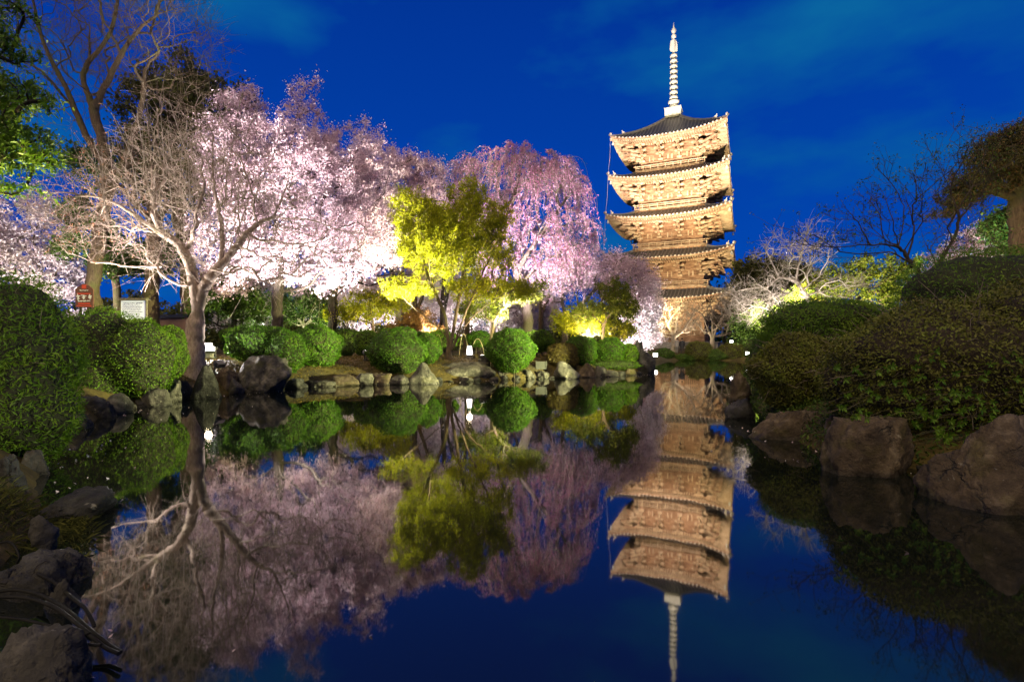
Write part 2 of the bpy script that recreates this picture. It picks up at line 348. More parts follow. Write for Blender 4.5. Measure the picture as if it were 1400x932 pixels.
def catmull(pts, k):
    pts = np.asarray(pts, float); n = len(pts)
    if n < 3 or k < 2:
        return pts
    e = np.vstack([2*pts[0]-pts[1], pts, 2*pts[-1]-pts[-2]]); o = []
    t = (np.arange(k)/k)[:, None]
    for i in range(n-1):
        p0, p1, p2, p3 = e[i:i+4]
        o.append(.5*(2*p1+(p2-p0)*t+(2*p0-5*p1+4*p2-p3)*t*t+(3*p1-p0-3*p2+p3)*t**3))
    o.append(pts[-1:]); return np.vstack(o)

def branches(mb, nodes, par, base_r, rmin, rng, ex=.5, jit=.04):
    """tapered branches by the pipe model; returns leaf counts and radii"""
    n = len(nodes); ch = [[] for _ in range(n)]
    for i in range(n):
        if par[i] >= 0: ch[par[i]].append(i)
    cnt = np.zeros(n); order = []; st = [i for i in range(n) if par[i] < 0]
    while st:
        i = st.pop(); order.append(i); st += ch[i]
    for i in reversed(order): cnt[i] = 1 if not ch[i] else sum(cnt[c] for c in ch[i])
    tot = cnt[order[0]]; r = np.maximum(base_r*(cnt/tot)**ex, rmin)
    dist0 = np.linalg.norm(nodes-nodes[order[0]], axis=1); r = r*(1+.55*np.exp(-dist0/(2.2*base_r))*(cnt > .6*tot))
    starts = [(i, None) for i in range(n) if par[i] < 0]
    while starts:
        i, p = starts.pop(); line = ([p] if p is not None else [])+[i]
        while ch[i]:
            c = sorted(ch[i], key=lambda q: -cnt[q]); starts += [(q, i) for q in c[1:]]
            i = c[0]; line.append(i)
        if len(line) < 2: continue
        pts = nodes[line]; rr = r[line].copy()
        if p is not None: rr[0] = min(rr[0], rr[1]*1.25)
        rr[-1] = max(rr[-1]*.6, rmin*.6)
        L = np.linalg.norm(np.diff(pts, axis=0), axis=1).mean()
        k = 3 if L > .25 and r[line[-1 if len(line) < 3 else 1]] > .03 else 2
        if len(line) == 2:
            mid = pts.mean(0)+rng.normal(size=3)*jit*L*1.5; P_ = np.array([pts[0], mid, pts[1]]); R_ = np.array([rr[0], rr.mean(), rr[1]])
        else:
            P_ = catmull(pts, k); R_ = np.interp(np.linspace(0, 1, len(P_)), np.linspace(0, 1, len(rr)), rr)
            P_[1:-1] += rng.normal(size=(len(P_)-2, 3))*np.minimum(jit*L, np.where(R_[1:-1, None] > .06, R_[1:-1, None]*.10, R_[1:-1, None]*.35+.012))
        mr = rr.max(); mb.tube(P_, R_, 10 if mr > .12 else (6 if mr > .04 else (4 if mr > .015 else 3)))
    return cnt, r, ch

def twigs(mb, nodes, par, cnt, rng, maxcnt, per, length, r0, up=0.2, curl=.35, out=.6, far=False):
    """short curved end shoots; returns points sampled along them"""
    samp = []; tips = []
    for i in np.nonzero(cnt <= maxcnt)[0]:
        if par[i] < 0: continue
        d0 = nrm(nodes[i]-nodes[par[i]])
        for _ in range(per if per >= 1 else int(rng.random() < per)):
            L = length*(.45+rng.random()); d = nrm(d0*out+rng.normal(size=3)*.6+np.array((0, 0, up)))
            b = rng.normal(size=3)*curl
            t = np.linspace(0, 1, 4)[:, None]
            s = nodes[i]+(nodes[par[i]]-nodes[i])*rng.random()*.6
            pts = s+d*L*t+b*L*t*t*.6
            mb.tube(pts[[0, 1, 3]] if far else pts, np.linspace(r0, r0*.45, 3 if far else 4), 3)
            samp.append(pts[1:]); samp.append((pts[1:]+pts[:-1])/2); tips.append(pts[-1])
    return np.concatenate(samp) if samp else np.zeros((0, 3)), np.array(tips)

def ell_points(ells, n, rng, d, shell=.35):
    """points in a union of ellipsoids given in photo pixels at distance d (+offset)"""
    vol = np.array([e[2]*e[3]*(e[4] if len(e) > 4 else (e[2]+e[3])/2*d/F) for e in ells], float); k = rng.choice(len(ells), n, p=vol/vol.sum())
    v = nrm(rng.normal(size=(n, 3)))*(rng.random((n, 1))**shell)
    o = np.zeros((n, 3))
    for q, e in enumerate(ells):
        m = k == q; dd = d+(e[5] if len(e) > 5 else 0); c = P(e[0], e[1], dd)
        ry = e[4] if len(e) > 4 else (e[2]+e[3])/2*dd/F
        o[m] = c+v[m]*np.array((e[2]*dd/F, ry, e[3]*dd/F))
    return o

def tree(name, label, cat, d, trunk, ells, natt=500, base_r=.2, rmin=.012, bark='bark', leaf=None, nleaf=20000, lsize=.07, clump=.12, seed=1,
         tw=3, twl=.4, twr=.008, bf=.35, group=None, aspect=.8, up=.2, curl=.35, maxcnt=3, droop=0.0, extra=None, smp_thin=True, lift=0.0, ex=.5):
    """trunk: polylines of (px,py[,d offset]); ells: crown masses (px,py,rx,ry[,depth m[,d offset]])"""
    rng = np.random.default_rng(seed)
    seeds = []
    for s in trunk:
        seeds.append(np.array([P(p[0], p[1], d+(p[2] if len(p) > 2 else 0)) for p in s]))
    b = seeds[0][0]; b[2] = gz(b[0], b[1])-.15
    seeds = [catmull(s, 3) for s in seeds]
    A = ell_points(ells, natt, rng, d)
    nodes, par, ns = grow(seeds, A, bf)
    root = empty(name, (b[0], b[1], b[2]+.15)); tag(root, label, cat, group)
    mb = MB(); cnt, r, ch = branches(mb, nodes, par, base_r, rmin, rng, ex)
    sp, tips = twigs(mb, nodes, par, cnt, rng, maxcnt, max(2, tw-1) if (leaf and d > 22) else tw, twl, twr, up, curl, far=d > 20)
    o = mb.build('trunk', M[bark], root, smooth=True); rebase(root, o)
    if leaf:
        thin = np.nonzero((cnt <= 6) & (par >= 0))[0]
        k = rng.random((len(thin), 1)); th = nodes[thin]*k+nodes[par[thin]]*(1-k)
        src = np.concatenate([sp, th]) if smp_thin else sp
        # clumps of different density and brightness
        w = rng.gamma(.9, 1.0, len(src)); idx = rng.choice(len(src), nleaf, p=w/w.sum())
        tone = rng.random(len(src))
        c = src[idx]+rng.normal(size=(nleaf, 3))*clump*(.3+rng.random((nleaf, 1)))
        c[:, 2] += lift
        lm = MB(); leaf_quads(lm, c, lsize, rng, aspect=aspect, var=.5*tone[idx]+.5*rng.random(nleaf), droop=droop, tri=d > 20)
        o = lm.build('crown', M[leaf], root); rebase(root, o)
    if extra: extra(root, nodes, par, cnt, sp, tips, rng)
    return root, nodes, par, cnt, sp, tips

# ---- clipped bushes and hedges
ICO = {}
def ico(n):
    if n not in ICO:
        bm = bmesh.new(); bmesh.ops.create_icosphere(bm, subdivisions=n, radius=1)
        ICO[n] = (np.array([v.co[:] for v in bm.verts]), np.array([[v.index for v in f.verts] for f in bm.faces])); bm.free()
    return ICO[n]
def fbm(p, sc, off):
    return np.array([mnoise.fractal(Vector(q)*sc+Vector((off, off*.7, 3.1)), .9, 2.0, 4) for q in p])
def bush(label, ells, nleaf, lsize, leaf='hedge', core='core', seed=1, group=None, aspect=.45, fuzz=.05, name='clipped_bush', cat='bush', spread=1.0, twig=0, lump=.05):
    """ells: (px,py,d,rx,ry,depth radius m)"""
    rng = np.random.default_rng(seed)
    E = []
    for e in ells:
        c = P(e[0], e[1], e[2]); E.append((c, np.array((e[3]*e[2]/F, e[5] if len(e) > 5 else e[3]*e[2]/F, e[4]*e[2]/F))))
    c0 = E[0][0]; g = gz(c0[0], c0[1])
    root = empty(name, (c0[0], c0[1], g)); tag(root, label, cat, group)
    cm = MB(); lm = MB()
    area = np.array([r[0]*r[1]+r[0]*r[2]+r[1]*r[2] for _, r in E]); tot = area.sum()
    V, Fc = ico(4)
    for q, (c, r) in enumerate(E):
        off = seed*1.7+q*5.3
        def disp(dirs): return 1+lump*(np.sin(dirs[:, 0]*5+off)*np.cos(dirs[:, 1]*4.1+off*1.3)+np.sin(dirs[:, 2]*6.3+off*.7)+.6*np.sin(dirs[:, 0]*11+dirs[:, 2]*9+off)+.35*np.sin(dirs[:, 0]*17+off)*np.sin(dirs[:, 2]*19+off*2)*np.sin(dirs[:, 1]*15))
        k = nrm(V)
        cm.add(c+k*r*disp(k)[:, None]*.90, Fc)  # solid dark core, added to block light between the leaves
        n = int(nleaf*area[q]/tot); k = nrm(rng.normal(size=(n, 3)))
        pos = c+k*r*(disp(k)*(1+fuzz*(rng.random(n)-.65)*2+np.where(rng.random(n) < .07, rng.random(n)*fuzz*1.6, 0)))[:, None]
        keep = np.ones(n, bool)
        for q2, (c2, r2) in enumerate(E):
            if q2 != q: keep &= (((pos-c2)/r2)**2).sum(1) > .90
        keep &= pos[:, 2] > -.02
        pos = pos[keep]; nn = nrm(k[keep]/r)
        tone = .5+.5*np.sin(pos[:, 0]*6+off)*np.sin(pos[:, 2]*7+off)*np.cos(pos[:, 1]*5)
        leaf_quads(lm, pos, lsize*(1.15 if ells[0][2] > 17 else 1), rng, nn, spread, aspect, .5*tone+.5*rng.random(len(pos)), tri=ells[0][2] > 17)
        if twig:
            tb = MB() if q == 0 else tb
            for _ in range(int(twig*area[q]/tot)):
                k1 = nrm(rng.normal(size=3)); p1 = c+k1*r*.86; p2 = c+k1*r*(1.0+.06*rng.random())+rng.normal(size=3)*.12
                if p2[2] > .02: tb.tube(np.array([p1, (p1+p2)/2+rng.normal(size=3)*.03, p2]), np.array([.006, .005, .003]), 3)
    st = MB()
    for q in range(4):
        a = q*PI/2+.6; x = c0[0]+.3*E[0][1][0]*math.cos(a); y = c0[1]+.3*E[0][1][1]*math.sin(a)
        st.tube(np.array([(x, y, min(gz(x, y), c0[2]-.2)-.1), (x*.6+c0[0]*.4, y*.6+c0[1]*.4, c0[2]-.15), (c0[0], c0[1], c0[2])]), np.array([.035, .028, .02]), 5)
    for nm, b_, m in (('stem', st, M['bark_dark']), ('dark_core', cm, M[core]), ('leaves', lm, M[leaf])):
        o = b_.build(nm, m, root, smooth=(nm != 'leaves')); rebase(root, o)
        if nm == 'leaves': o['kind'] = 'stuff'
    if twig:
        o = tb.build('bare_twigs', M['bark_grey'], root, smooth=True); rebase(root, o); o['kind'] = 'stuff'
    return root

# ---- rocks
def rock(label, px, pb, w, h, d=None, dr=.8, mat='rock', seed=1, name='rock', group='rocks along the pond edge', flat=0.0, sub=4, z0=None, tilt=0.0, cut=10, peak=0.0):
    """px: centre column, pb: bottom row (waterline), w/h: size in photo pixels"""
    if d is None: d = F*CAMZ/(pb-HY)
    rng = np.random.default_rng(seed*7+3)
    W_ = w*d/F/2; H_ = h*d/F; D_ = W_*dr
    base = P(px, pb, d)
    V, Fc = ico(sub); k = nrm(V)
    nn = nrm(rng.normal(size=(cut, 3))); dd = .50+.48*rng.random(cut)
    nn = np.vstack([nn, (0, 0, 1)]); dd = np.append(dd, .92-flat*.4)
    pr = k@nn.T; rr = np.where(pr > .05, dd[None]/np.maximum(pr, .05), 9)
    r = 1/((np.minimum(rr, 3)**-34.).sum(1)**(1/34.0))
    r = np.minimum(r, 1.15)
    r *= 1+.13*fbm(k, 1.7, seed*2.3)+.07*fbm(k, 4.5, seed*1.3)-.06*np.abs(fbm(k, 9.0, seed*1.9))
    if sub > 4: r += .022*fbm(k, 18.0, seed*.9)
    pts = k*r[:, None]
    # normalise to its box and keep a buried foot
    lo = pts.min(0); hi = pts.max(0); pts = (pts-(lo+hi)/2)/((hi-lo)/2)
    if tilt: pts[:, 2] += tilt*pts[:, 0]*.5*(pts[:, 2] > -.3)
    if peak: pts[:, :2] *= (1-peak*np.clip(pts[:, 2:]*.5+.5, 0, 1)**1.3)*(1+peak*.15)
    v = pts*np.array((W_, D_, 0)); v[:, 2] = (pts[:, 2]*.5+.5)*(H_*1.72)-.72*H_
    loc = (base[0], base[1]+D_*.75, base[2] if z0 is None else z0)
    mb = MB(); mb.add(v, Fc); o = mb.build(name, M[mat], smooth=True); o.location = loc
    tag(o, label, 'rock', group); return o
# ================================================================== the five storey pagoda
M['wood'] = mat_noise('old_timber', [(.32, (.10, .055, .032)), (.5, (.25, .145, .088)), (.70, (.42, .29, .19))], 1.1, 8, rough=.8, bump=.3, bdist=.02, stretch=(1, 1, 3))
M['wood_dark'] = mat_noise('dark_timber', [(.3, (.07, .045, .03)), (.7, (.16, .10, .06))], 2, 8, rough=.8, bump=.3, bdist=.02)
M['wood_pale'] = mat_noise('pale_timber', [(.32, (.24, .165, .105)), (.5, (.42, .315, .215)), (.68, (.56, .45, .33))], 1.5, 8, rough=.8, bump=.2, bdist=.01)
M['plaster'] = mat_noise('white_plaster', [(.3, (.50, .44, .36)), (.7, (.66, .60, .50))], .8, 8, rough=.9, bump=.1, bdist=.01)
M['tile'] = mat_noise('roof_tile', [(.3, (.016, .017, .021)), (.7, (.040, .042, .048))], 3, 8, rough=.5, bump=.3, bdist=.02, spec=.5)
M['tile_rib'] = mat_noise('roof_tile_rib', [(.3, (.07, .07, .075)), (.7, (.16, .158, .158))], 3, 8, rough=.5, bump=.2, bdist=.02, spec=.5)
M['tile_end'] = mat_noise('roof_tile_end', [(.3, (.36, .34, .31)), (.7, (.55, .52, .48))], 5, 6, rough=.6, bump=.1, bdist=.01)
M['bronze'] = mat_noise('pale_bronze', [(.3, (.46, .48, .44)), (.7, (.66, .68, .62))], 2, 6, rough=.55, bump=.2, bdist=.02, metal=.15)
M['stone'] = mat_noise('cut_stone', [(.3, (.16, .15, .14)), (.7, (.30, .28, .26))], 2, 8, rough=.85, bump=.4, bdist=.02)
PX, PY, PZ = 27.2, 86.5, 1.15
PROT = -math.radians(24.8)
SIDE = [19.7, 19.1, 18.5, 17.8, 17.2]
CORN = [9.7, 16.05, 22.4, 28.7, 35.0]           # absolute height of the roof corners
BODY = [5.0, 4.85, 4.7, 4.5, 4.35]
LIFT = 1.0
pag = empty('pagoda', (PX, PY, PZ), PROT)
tag(pag, 'tall five storey wooden pagoda with upturned tiled roofs and a ringed bronze spire', 'pagoda')
def rotz(a): return np.array([(math.cos(a), -math.sin(a), 0), (math.sin(a), math.cos(a), 0), (0, 0, 1)])

def bracket_mesh(corner=False):
    mb = MB(); L = 1.36 if corner else 1.0
    mb.box((0, -.02, .14), (.36, .36, .14)); mb.box((0, -.02, .34), (.27, .27, .06), mi=1)     # bearing block
    for k in range(3):
        y = -(.78+.80*k)*L; z = .52+.62*k
        mb.box((0, y/2, z), (.16, abs(y)/2+.20, .17))            # arm
        mb.box((0, y, z+.24), (.23, .23, .10), mi=1)
        if not corner:
            w = (.66, .82, .70)[k]
            mb.box((0, y, z+.42), (w, .14, .11))
            for s in (-1, 1):
                mb.box((s*(w-.18), y, z+.60), (.20, .20, .09), mi=1); mb.box((s*w*.55, y, z+.29), (.16, .11, .05))
        else:
            for sg in (-1, 1):
                mb.box((sg*.40, y+.40, z+.40), (.62, .13, .10), rotz(sg*PI/4))
                mb.box((sg*.80, y+.80, z+.58), (.19, .19, .09), rotz(sg*PI/4), 1)
    mb.bar((0, .2, 2.16), (0, -2.95*L, 1.44), .26, .28, mi=1)     # tail rafters
    mb.bar((0, .2, 1.50), (0, -2.15*L, .92), .24, .24, mi=1)
    mb.box((0, -2.62*L, 1.78), (.26, .26, .13))
    return mb.mesh('bracket_set', [M['wood_pale'], M['wood']])
BRK = bracket_mesh(); BRKC = bracket_mesh(True)

def side_patch(n, m, s, top, e, rise, lift, off=0.0):
    """grid of one roof side facing -y"""
    a = np.linspace(-1, 1, n); t = np.linspace(0, 1, m)
    A, T = np.meshgrid(a, t)
    wd = s/2+(top-s/2)*T
    z = e+off+rise*(.62*T+.38*T*T)+lift*np.abs(A)**2.7*(1-T)**1.6
    return np.stack([A*wd, -wd, z], -1)
def grid_faces(n, m, flip=False):
    i, j = np.meshgrid(np.arange(n-1), np.arange(m-1)); q = (j*n+i).ravel()
    f = np.stack([q, q+1, q+n+1, q+n], 1); return f[:, ::-1] if flip else f

for k in range(5):
    s = SIDE[k]; e = CORN[k]-PZ-LIFT; b = BODY[k]
    top = (BODY[k+1]+1.0) if k < 4 else 1.25
    rise = 1.75 if k < 4 else 5.35
    # --- tiled roof
    mb = MB(); so_ = MB(); rb = MB(); rf = MB()
    n, m = 33, 9
    for q in range(4):
        R = rotz(q*PI/2)
        g = side_patch(n, m, s, top, e, rise, LIFT)
        mb.add(g.reshape(-1, 3)@R.T, grid_faces(n, m))
        # eave fascia
        a = np.linspace(-1, 1, n); zc = e+LIFT*np.abs(a)**2.7
        up = np.stack([a*s/2, np.full(n, -s/2), zc], -1); lo = up.copy(); lo[:, 2] -= .24; lo[:, 1] += .05
        so_.add(np.vstack([up, lo])@R.T, np.stack([np.arange(n-1), np.arange(n-1)+n, np.arange(n-1)+n+1, np.arange(n-1)+1], 1), 1)
        # soffit boards in two steps: flying rafters, then base rafters up to the wall
        hw = [s/2-.06, s/2-2.0, b+.15]; dz = [-.26, -.20, .75]; lf = [1, .72, .0]
        for u in range(2):
            A = np.linspace(-1, 1, n)
            r0 = np.stack([A*hw[u], np.full(n, -hw[u]), e+dz[u]-(.0 if u == 0 else .22)+LIFT*lf[u]*np.abs(A)**2.7], -1)
            r1 = np.stack([A*hw[u+1], np.full(n, -hw[u+1]), e+dz[u+1]-(.0 if u == 0 else .0)+LIFT*lf[u+1]*np.abs(A)**2.7], -1)
            so_.add(np.vstack([r0, r1])@R.T, np.stack([np.arange(n-1), np.arange(n-1)+n, np.arange(n-1)+n+1, np.arange(n-1)+1], 1), 0)
            if u == 1:   # riser between the two rafter tiers
                r2 = np.stack([A*hw[1], np.full(n, -hw[1]), e+dz[1]+LIFT*lf[1]*np.abs(A)**2.7], -1)
                so_.add(np.vstack([r2, r0])@R.T, np.stack([np.arange(n-1), np.arange(n-1)+n, np.arange(n-1)+n+1, np.arange(n-1)+1], 1), 1)
        # rafters (both tiers), joined
        nr = int(s/.36)
        for x in np.linspace(-s/2+.3, s/2-.3, nr):
            f = lambda xx, w_: LIFT*min(1, abs(xx)/w_)**2.7
            y0, y1 = s/2-.10, max(s/2-2.0, abs(x)*.999)
            if y1 < y0-.1:
                rf.bar(np.array((x, -y0, e-.37+f(x, s/2)))@R.T, np.array((x, -y1, e-.30+.72*f(x, hw[1])))@R.T, .15, .15)
            y0, y1 = s/2-2.02, max(b+.2, abs(x)*.999)
            if y1 < y0-.1:
                t = (s/2-2.0-y1)/(s/2-2.0-b-.15)
                rf.bar(np.array((x, -y0, e-.53+.72*f(x, hw[1])))@R.T, np.array((x, -y1, e-.51+1.17*t+.72*f(x, hw[1])*(1-t)))@R.T, .17, .18)
        # tile ribs with round end discs
        nrib = int(s/.55)
        for x in (np.arange(nrib)+.5)/nrib*s-s/2:
            tt = np.linspace(0, 1, 7); tmax = min(1.0, (s/2-abs(x))/(s/2-top) if abs(x) > top else 1.0)
            if tmax < .06: continue
            tt = tt*tmax; wd = s/2+(top-s/2)*tt
            z = e+rise*(.62*tt+.38*tt*tt)+LIFT*np.minimum(1, np.abs(x)/wd)**2.7*(1-tt)**1.6
            p = np.stack([np.full(7, x), -wd, z], -1)
            L_ = p+np.array((-.09, 0, .01)); T1 = p+np.array((-.05, 0, .11)); T2 = p+np.array((.05, 0, .11)); R_ = p+np.array((.09, 0, .01))
            v = np.stack([L_, T1, T2, R_], 1).reshape(-1, 3)
            i = np.arange(6)[:, None]*4+np.arange(3)[None]; i = i.ravel()
            rb.add(v@R.T, np.stack([i, i+1, i+5, i+4], 1), 0)
            an = np.arange(8)*PI/4
            dsc = np.stack([x+.125*np.cos(an), np.full(8, -s/2-.03), z[0]+.03+.125*np.sin(an)], -1)
            dsb = dsc+np.array((0, .25, .03))
            rb.add(np.vstack([dsc, dsb])@R.T, [tuple(range(8))]+[(i, (i+1) % 8, 8+(i+1) % 8, 8+i) for i in range(8)], 1)
    roof = mb.build('roof', M['tile'], pag, smooth=True)
    o = rb.build('roof_tiles', [M['tile_rib'], M['tile_end']], roof); o['kind'] = 'stuff'
    so_.build('eave_boards', [M['wood_pale'], M['wood']], roof)
    o = rf.build('rafters', M['wood_pale'], roof); o['kind'] = 'stuff'
    # ridges down the four corners
    hr = MB()
    tt = np.linspace(0, 1, 10); wd = s/2+(top-s/2)*tt; z = e+rise*(.62*tt+.38*tt*tt)+LIFT*(1-tt)**1.6
    pts = np.stack([wd, -wd, z+.14], -1); keep = tt > .16
    pk = pts[keep]
    for a_, b_ in zip(pk[:-1], pk[1:]): hr.bar(a_, b_+(b_-a_)*.05, .38, .42)
    for a_, b_ in zip(pts[:-1][tt[:-1] < .22], pts[1:][tt[:-1] < .22]): hr.bar(a_-np.array((0, 0, .05)), b_-np.array((0, 0, .05)), .30, .26)
    d_ = nrm(pts[0]-pts[1])
    hr.bar(pts[0], pts[0]+d_*.3+np.array((0, 0, .26)), .2, .24, mi=0); hr.box(pts[0]+np.array((0, 0, .22)), (.12, .12, .18), rotz(PI/4), 1)
    hr.box(pk[0]+np.array((0, 0, .24)), (.15, .15, .2), rotz(PI/4), 1); hr.bar(pk[0]+np.array((0, 0, .3)), pk[0]+d_*.25+np.array((0, 0, .7)), .09, .09, mi=1)
    me = hr.mesh('hip_ridge', [M['tile_rib'], M['tile_end']])
    hb = MB()
    hb.bar((s/2-.25, -s/2+.25, e-.48+LIFT), (s/2-2.2, -s/2+2.2, e-.36+.72*LIFT*.9), .34, .40)
    hb.bar((s/2-2.1, -s/2+2.1, e-.72+.72*LIFT), (b+.1, -b-.1, e+.56), .38, .46)
    hb.box((s/2-.05, -s/2+.05, e-.50+LIFT), (.10, .10, .22), rotz(PI/4))
    hm = hb.mesh('hip_rafter', [M['wood_pale']])
    wb = MB(); wb.lathe([(.01, .30), (.09, .28), (.14, .1), (.19, -.18), (.0, -.18)], 8, (s/2-.32, -s/2+.32, e-1.12+LIFT)); wb.tube(np.array([(s/2-.32, -s/2+.32, e-.85+LIFT), (s/2-.32, -s/2+.32, e-.6+LIFT)]), .025, 4)
    wm = wb.mesh('wind_bell', [M['bronze']])
    for q in range(4):
        for nm, me_ in (('hip_ridge', me), ('hip_rafter', hm), ('wind_bell', wm)):
            o = link(nm, me_, roof); o.rotation_euler.z = q*PI/2
    # --- storey below this roof
    f0 = (CORN[k-1]-PZ-LIFT+2.15) if k else 1.0        # floor of the storey
    wt = e-2.55                                         # wall head, bracket foot
    wl = MB()
    for q in range(4):
        R = rotz(q*PI/2)
        wl.box(np.array((0, -b+.10, (f0+e+1.0)/2))@R.T, (b-.11, .10, (e+1.0-f0)/2), R, 0)                # timber wall behind the brackets
        for x in (-1, -1/3., 1/3., 1):
            wl.box(np.array((x*b if abs(x) < 1 else x*(b-.02), -b-.05, (f0+wt)/2))@R.T, (.24, .20, (wt-f0)/2), R, 0)    # posts
        for zz, hh in ((f0+.14, .14), (wt-.14, .14), (f0+(wt-f0)*.62, .10)):
            wl.box(np.array((0, -b-.16, zz))@R.T, (b+.30, .13, hh), R, 0)                                  # tie beams
        wl.box(np.array((0, -b-2.38, wt+2.44))@R.T, (b+2.48, .11, .10), R, 0)                                # purlin carried by the brackets
        wl.box(np.array((0, -b-1.15, wt+2.60))@R.T, (b+1.2, 1.15, .03), R, 0)                               # small ceiling behind it
        for u in range(3):                                                                              # carved struts between bracket sets
            for w_ in (-.30, .30): wl.box(np.array(((u-1)*b*2/3+w_, -b-.03, wt+.45))@R.T, (.10, .10, .4), R, 1)
    wall = wl.build('wall', [M['wood'], M['wood_pale']], pag)
    wl2 = MB()
    for q in range(4):
        R = rotz(q*PI/2)
    for q in range(4):
        R = rotz(q*PI/2); a = q*PI/2
        # middle doors and side windows
        dm = MB(); h = (wt-.3-f0-.3)/2; zc = (wt+f0)/2
        if q == 0:
            dw = b/3-.30
            for sgn in (-1, 1):
                dm.box((sgn*dw/2, 0, 0), (dw/2-.02, .05, h)); 
                for zz in (-.66, -.2, .25, .7): dm.box((sgn*dw/2, -.06, zz*h), (dw/2-.05, .03, .06), mi=1)
            DM = dm.mesh('door', [M['wood_dark'], M['wood']])
            wm_ = MB(); wm_.box((0, .04, 0), (dw*.86, .03, h*.62))
            for x in np.linspace(-dw*.8, dw*.8, 9): wm_.box((x, -.04, 0), (.05, .04, h*.60), mi=1)
            for zz in (-1, 1): wm_.box((0, -.05, zz*h*.64), (dw*.95, .07, .07), mi=1)
            WM = wm_.mesh('lattice_window', [M['wood_dark'], M['wood']])
        o = link('door', DM, wall); o.location = R@np.array((0, -b-.06, zc)); o.rotation_euler.z = a
        for sgn in (-1, 1):
            o = link('lattice_window', WM, wall); o.location = R@np.array((sgn*b*2/3, -b-.06, zc)); o.rotation_euler.z = a
        # bracket sets
        for x in (-1/3., 1/3.):
            o = link('bracket_set', BRK, wall); o.location = R@np.array((x*b, -b-.05, wt)); o.rotation_euler.z = a
        for x in (-1, 1):
            o = link('bracket_set', BRK, wall); o.location = R@np.array((x*(b-.10), -b-.05, wt)); o.rotation_euler.z = a
        o = link('corner_bracket', BRKC, wall); o.location = R@np.array((b, -b, wt)); o.rotation_euler.z = a+PI/4
        # balcony
        if k:
            bal = b+1.0; f_ = MB()
            f_.box((0, -bal+.45, f0-.07), (bal, .45, .07)); f_.box((0, -bal+.10, f0-.34), (bal-.05, .08, .20), mi=1)
            for x in np.linspace(-bal+.5, bal-.5, 9): f_.box((x, -bal+.04, f0-.20), (.13, .13, .06))
            if q == 0: FM = f_.mesh('balcony_floor', [M['wood_pale'], M['wood']])
            r_ = MB()
            for zz, hh in ((.80, .06), (.52, .04), (.14, .05)): r_.box((0, -bal+.10, f0+zz), (bal+.25 if zz > .7 else bal, .055, hh))
            for x in np.linspace(-bal+.1, bal-.1, 10): r_.box((x, -bal+.10, f0+.40), (.055, .05, .38))
            if q == 0: RM = r_.mesh('railing', [M['wood_pale']])
            for nm, me_ in (('balcony_floor', FM), ('railing', RM)):
                o = link(nm, me_, pag); o.rotation_euler.z = a; o.location.z = 0.004*(q % 2)
# stone base with steps
mb = MB(); mb.box((0, 0, .45), (7.3, 7.3, .45)); mb.box((0, 0, .94), (7.5, 7.5, .055)); base = mb.build('stone_base', M['stone'], pag)
for q in range(4):
    for i in range(4):
        mb = MB(); mb.box((0, -7.3-.17-.34*i, .40-.11*i), (1.8, .17, .40-.11*i)); o = mb.build('step', M['stone'], base); o.rotation_euler.z = q*PI/2
# spire
def spart(nm, fn, mat='bronze', smooth=True):
    mb = MB(); fn(mb); return mb.build(nm, M[mat], sp_, smooth=smooth)
zb = 40.0-PZ
mb = MB(); mb.tube(np.array([(0, 0, zb+1.2), (0, 0, zb+15.3)]), np.array([.26, .12]), 10); sp_ = mb.build('spire', M['bronze'], pag, smooth=True)
def f_(mb): mb.box((0, 0, zb+.42), (1.28, 1.28, .62)); mb.box((0, 0, zb+1.10), (1.36, 1.36, .07))
spart('dew_basin', f_, smooth=False)
spart('inverted_bowl', lambda mb: mb.lathe([(.95, zb+1.15), (.93, zb+1.5), (.70, zb+1.85), (.35, zb+1.95), (.35, zb+2.1), (.8, zb+2.2), (.95, zb+2.55), (.3, zb+2.65)], 20))
for i in range(9):
    r = .68-.012*i; z = zb+3.15+.88*i
    def f_(mb, r=r, z=z):
        mb.lathe([(r*.80, z-.19), (r, z-.16), (r*.985, z+.19), (r*.80, z+.16), (r*.80, z-.19)], 20)
        for a in range(4): mb.box((0, 0, z), (r*.9, .05, .05), rotz(a*PI/4))
        mb.lathe([(.30, z-.3), (.34, z), (.30, z+.3)], 10)
    spart('ring', f_)
def f_(mb):
    z = zb+10.9
    for a in range(4):
        pr = [(.12, 0), (.55, .1), (.66, .5), (.62, 1.2), (.55, 1.75), (.30, 2.1), (.12, 2.0)]
        R = rotz(a*PI/2+.5)
        v = [np.array((x, y, z+zz))@R.T for y in (-.04, .04) for x, zz in pr]; n = len(pr)
        mb.add(v, [tuple(range(n)), tuple(range(2*n-1, n-1, -1))]+[(i, i+n, (i+1) % n+n, (i+1) % n) for i in range(n)])
spart('water_flame', f_, smooth=False)
spart('dragon_wheel', lambda mb: mb.lathe([(.05, zb+13.15), (.38, zb+13.3), (.42, zb+13.6), (.20, zb+13.9), (.15, zb+14.0)], 14))
spart('sacred_jewel', lambda mb: mb.lathe([(.12, zb+14.0), (.36, zb+14.2), (.42, zb+14.5), (.25, zb+14.85), (.07, zb+15.1), (.02, zb+15.9)], 14))
# lightning wire down the left corners
cw = MB(); pts = []
for k in (4, 3, 2, 1, 0):
    s = SIDE[k]; pts.append((-s/2-.05, -s/2-.05, CORN[k]-PZ-.2))
for a_, b_ in zip(pts[:-1], pts[1:]):
    a_ = np.array(a_); b_ = np.array(b_); cw.tube(np.array([a_, a_*.5+b_*.5+np.array((.10, .10, 0)), b_]), .014, 4)
cw.build('lightning_wire', M['bronze'], pag)
# ================================================================== trees
G_CH = 'cherry trees in blossom'
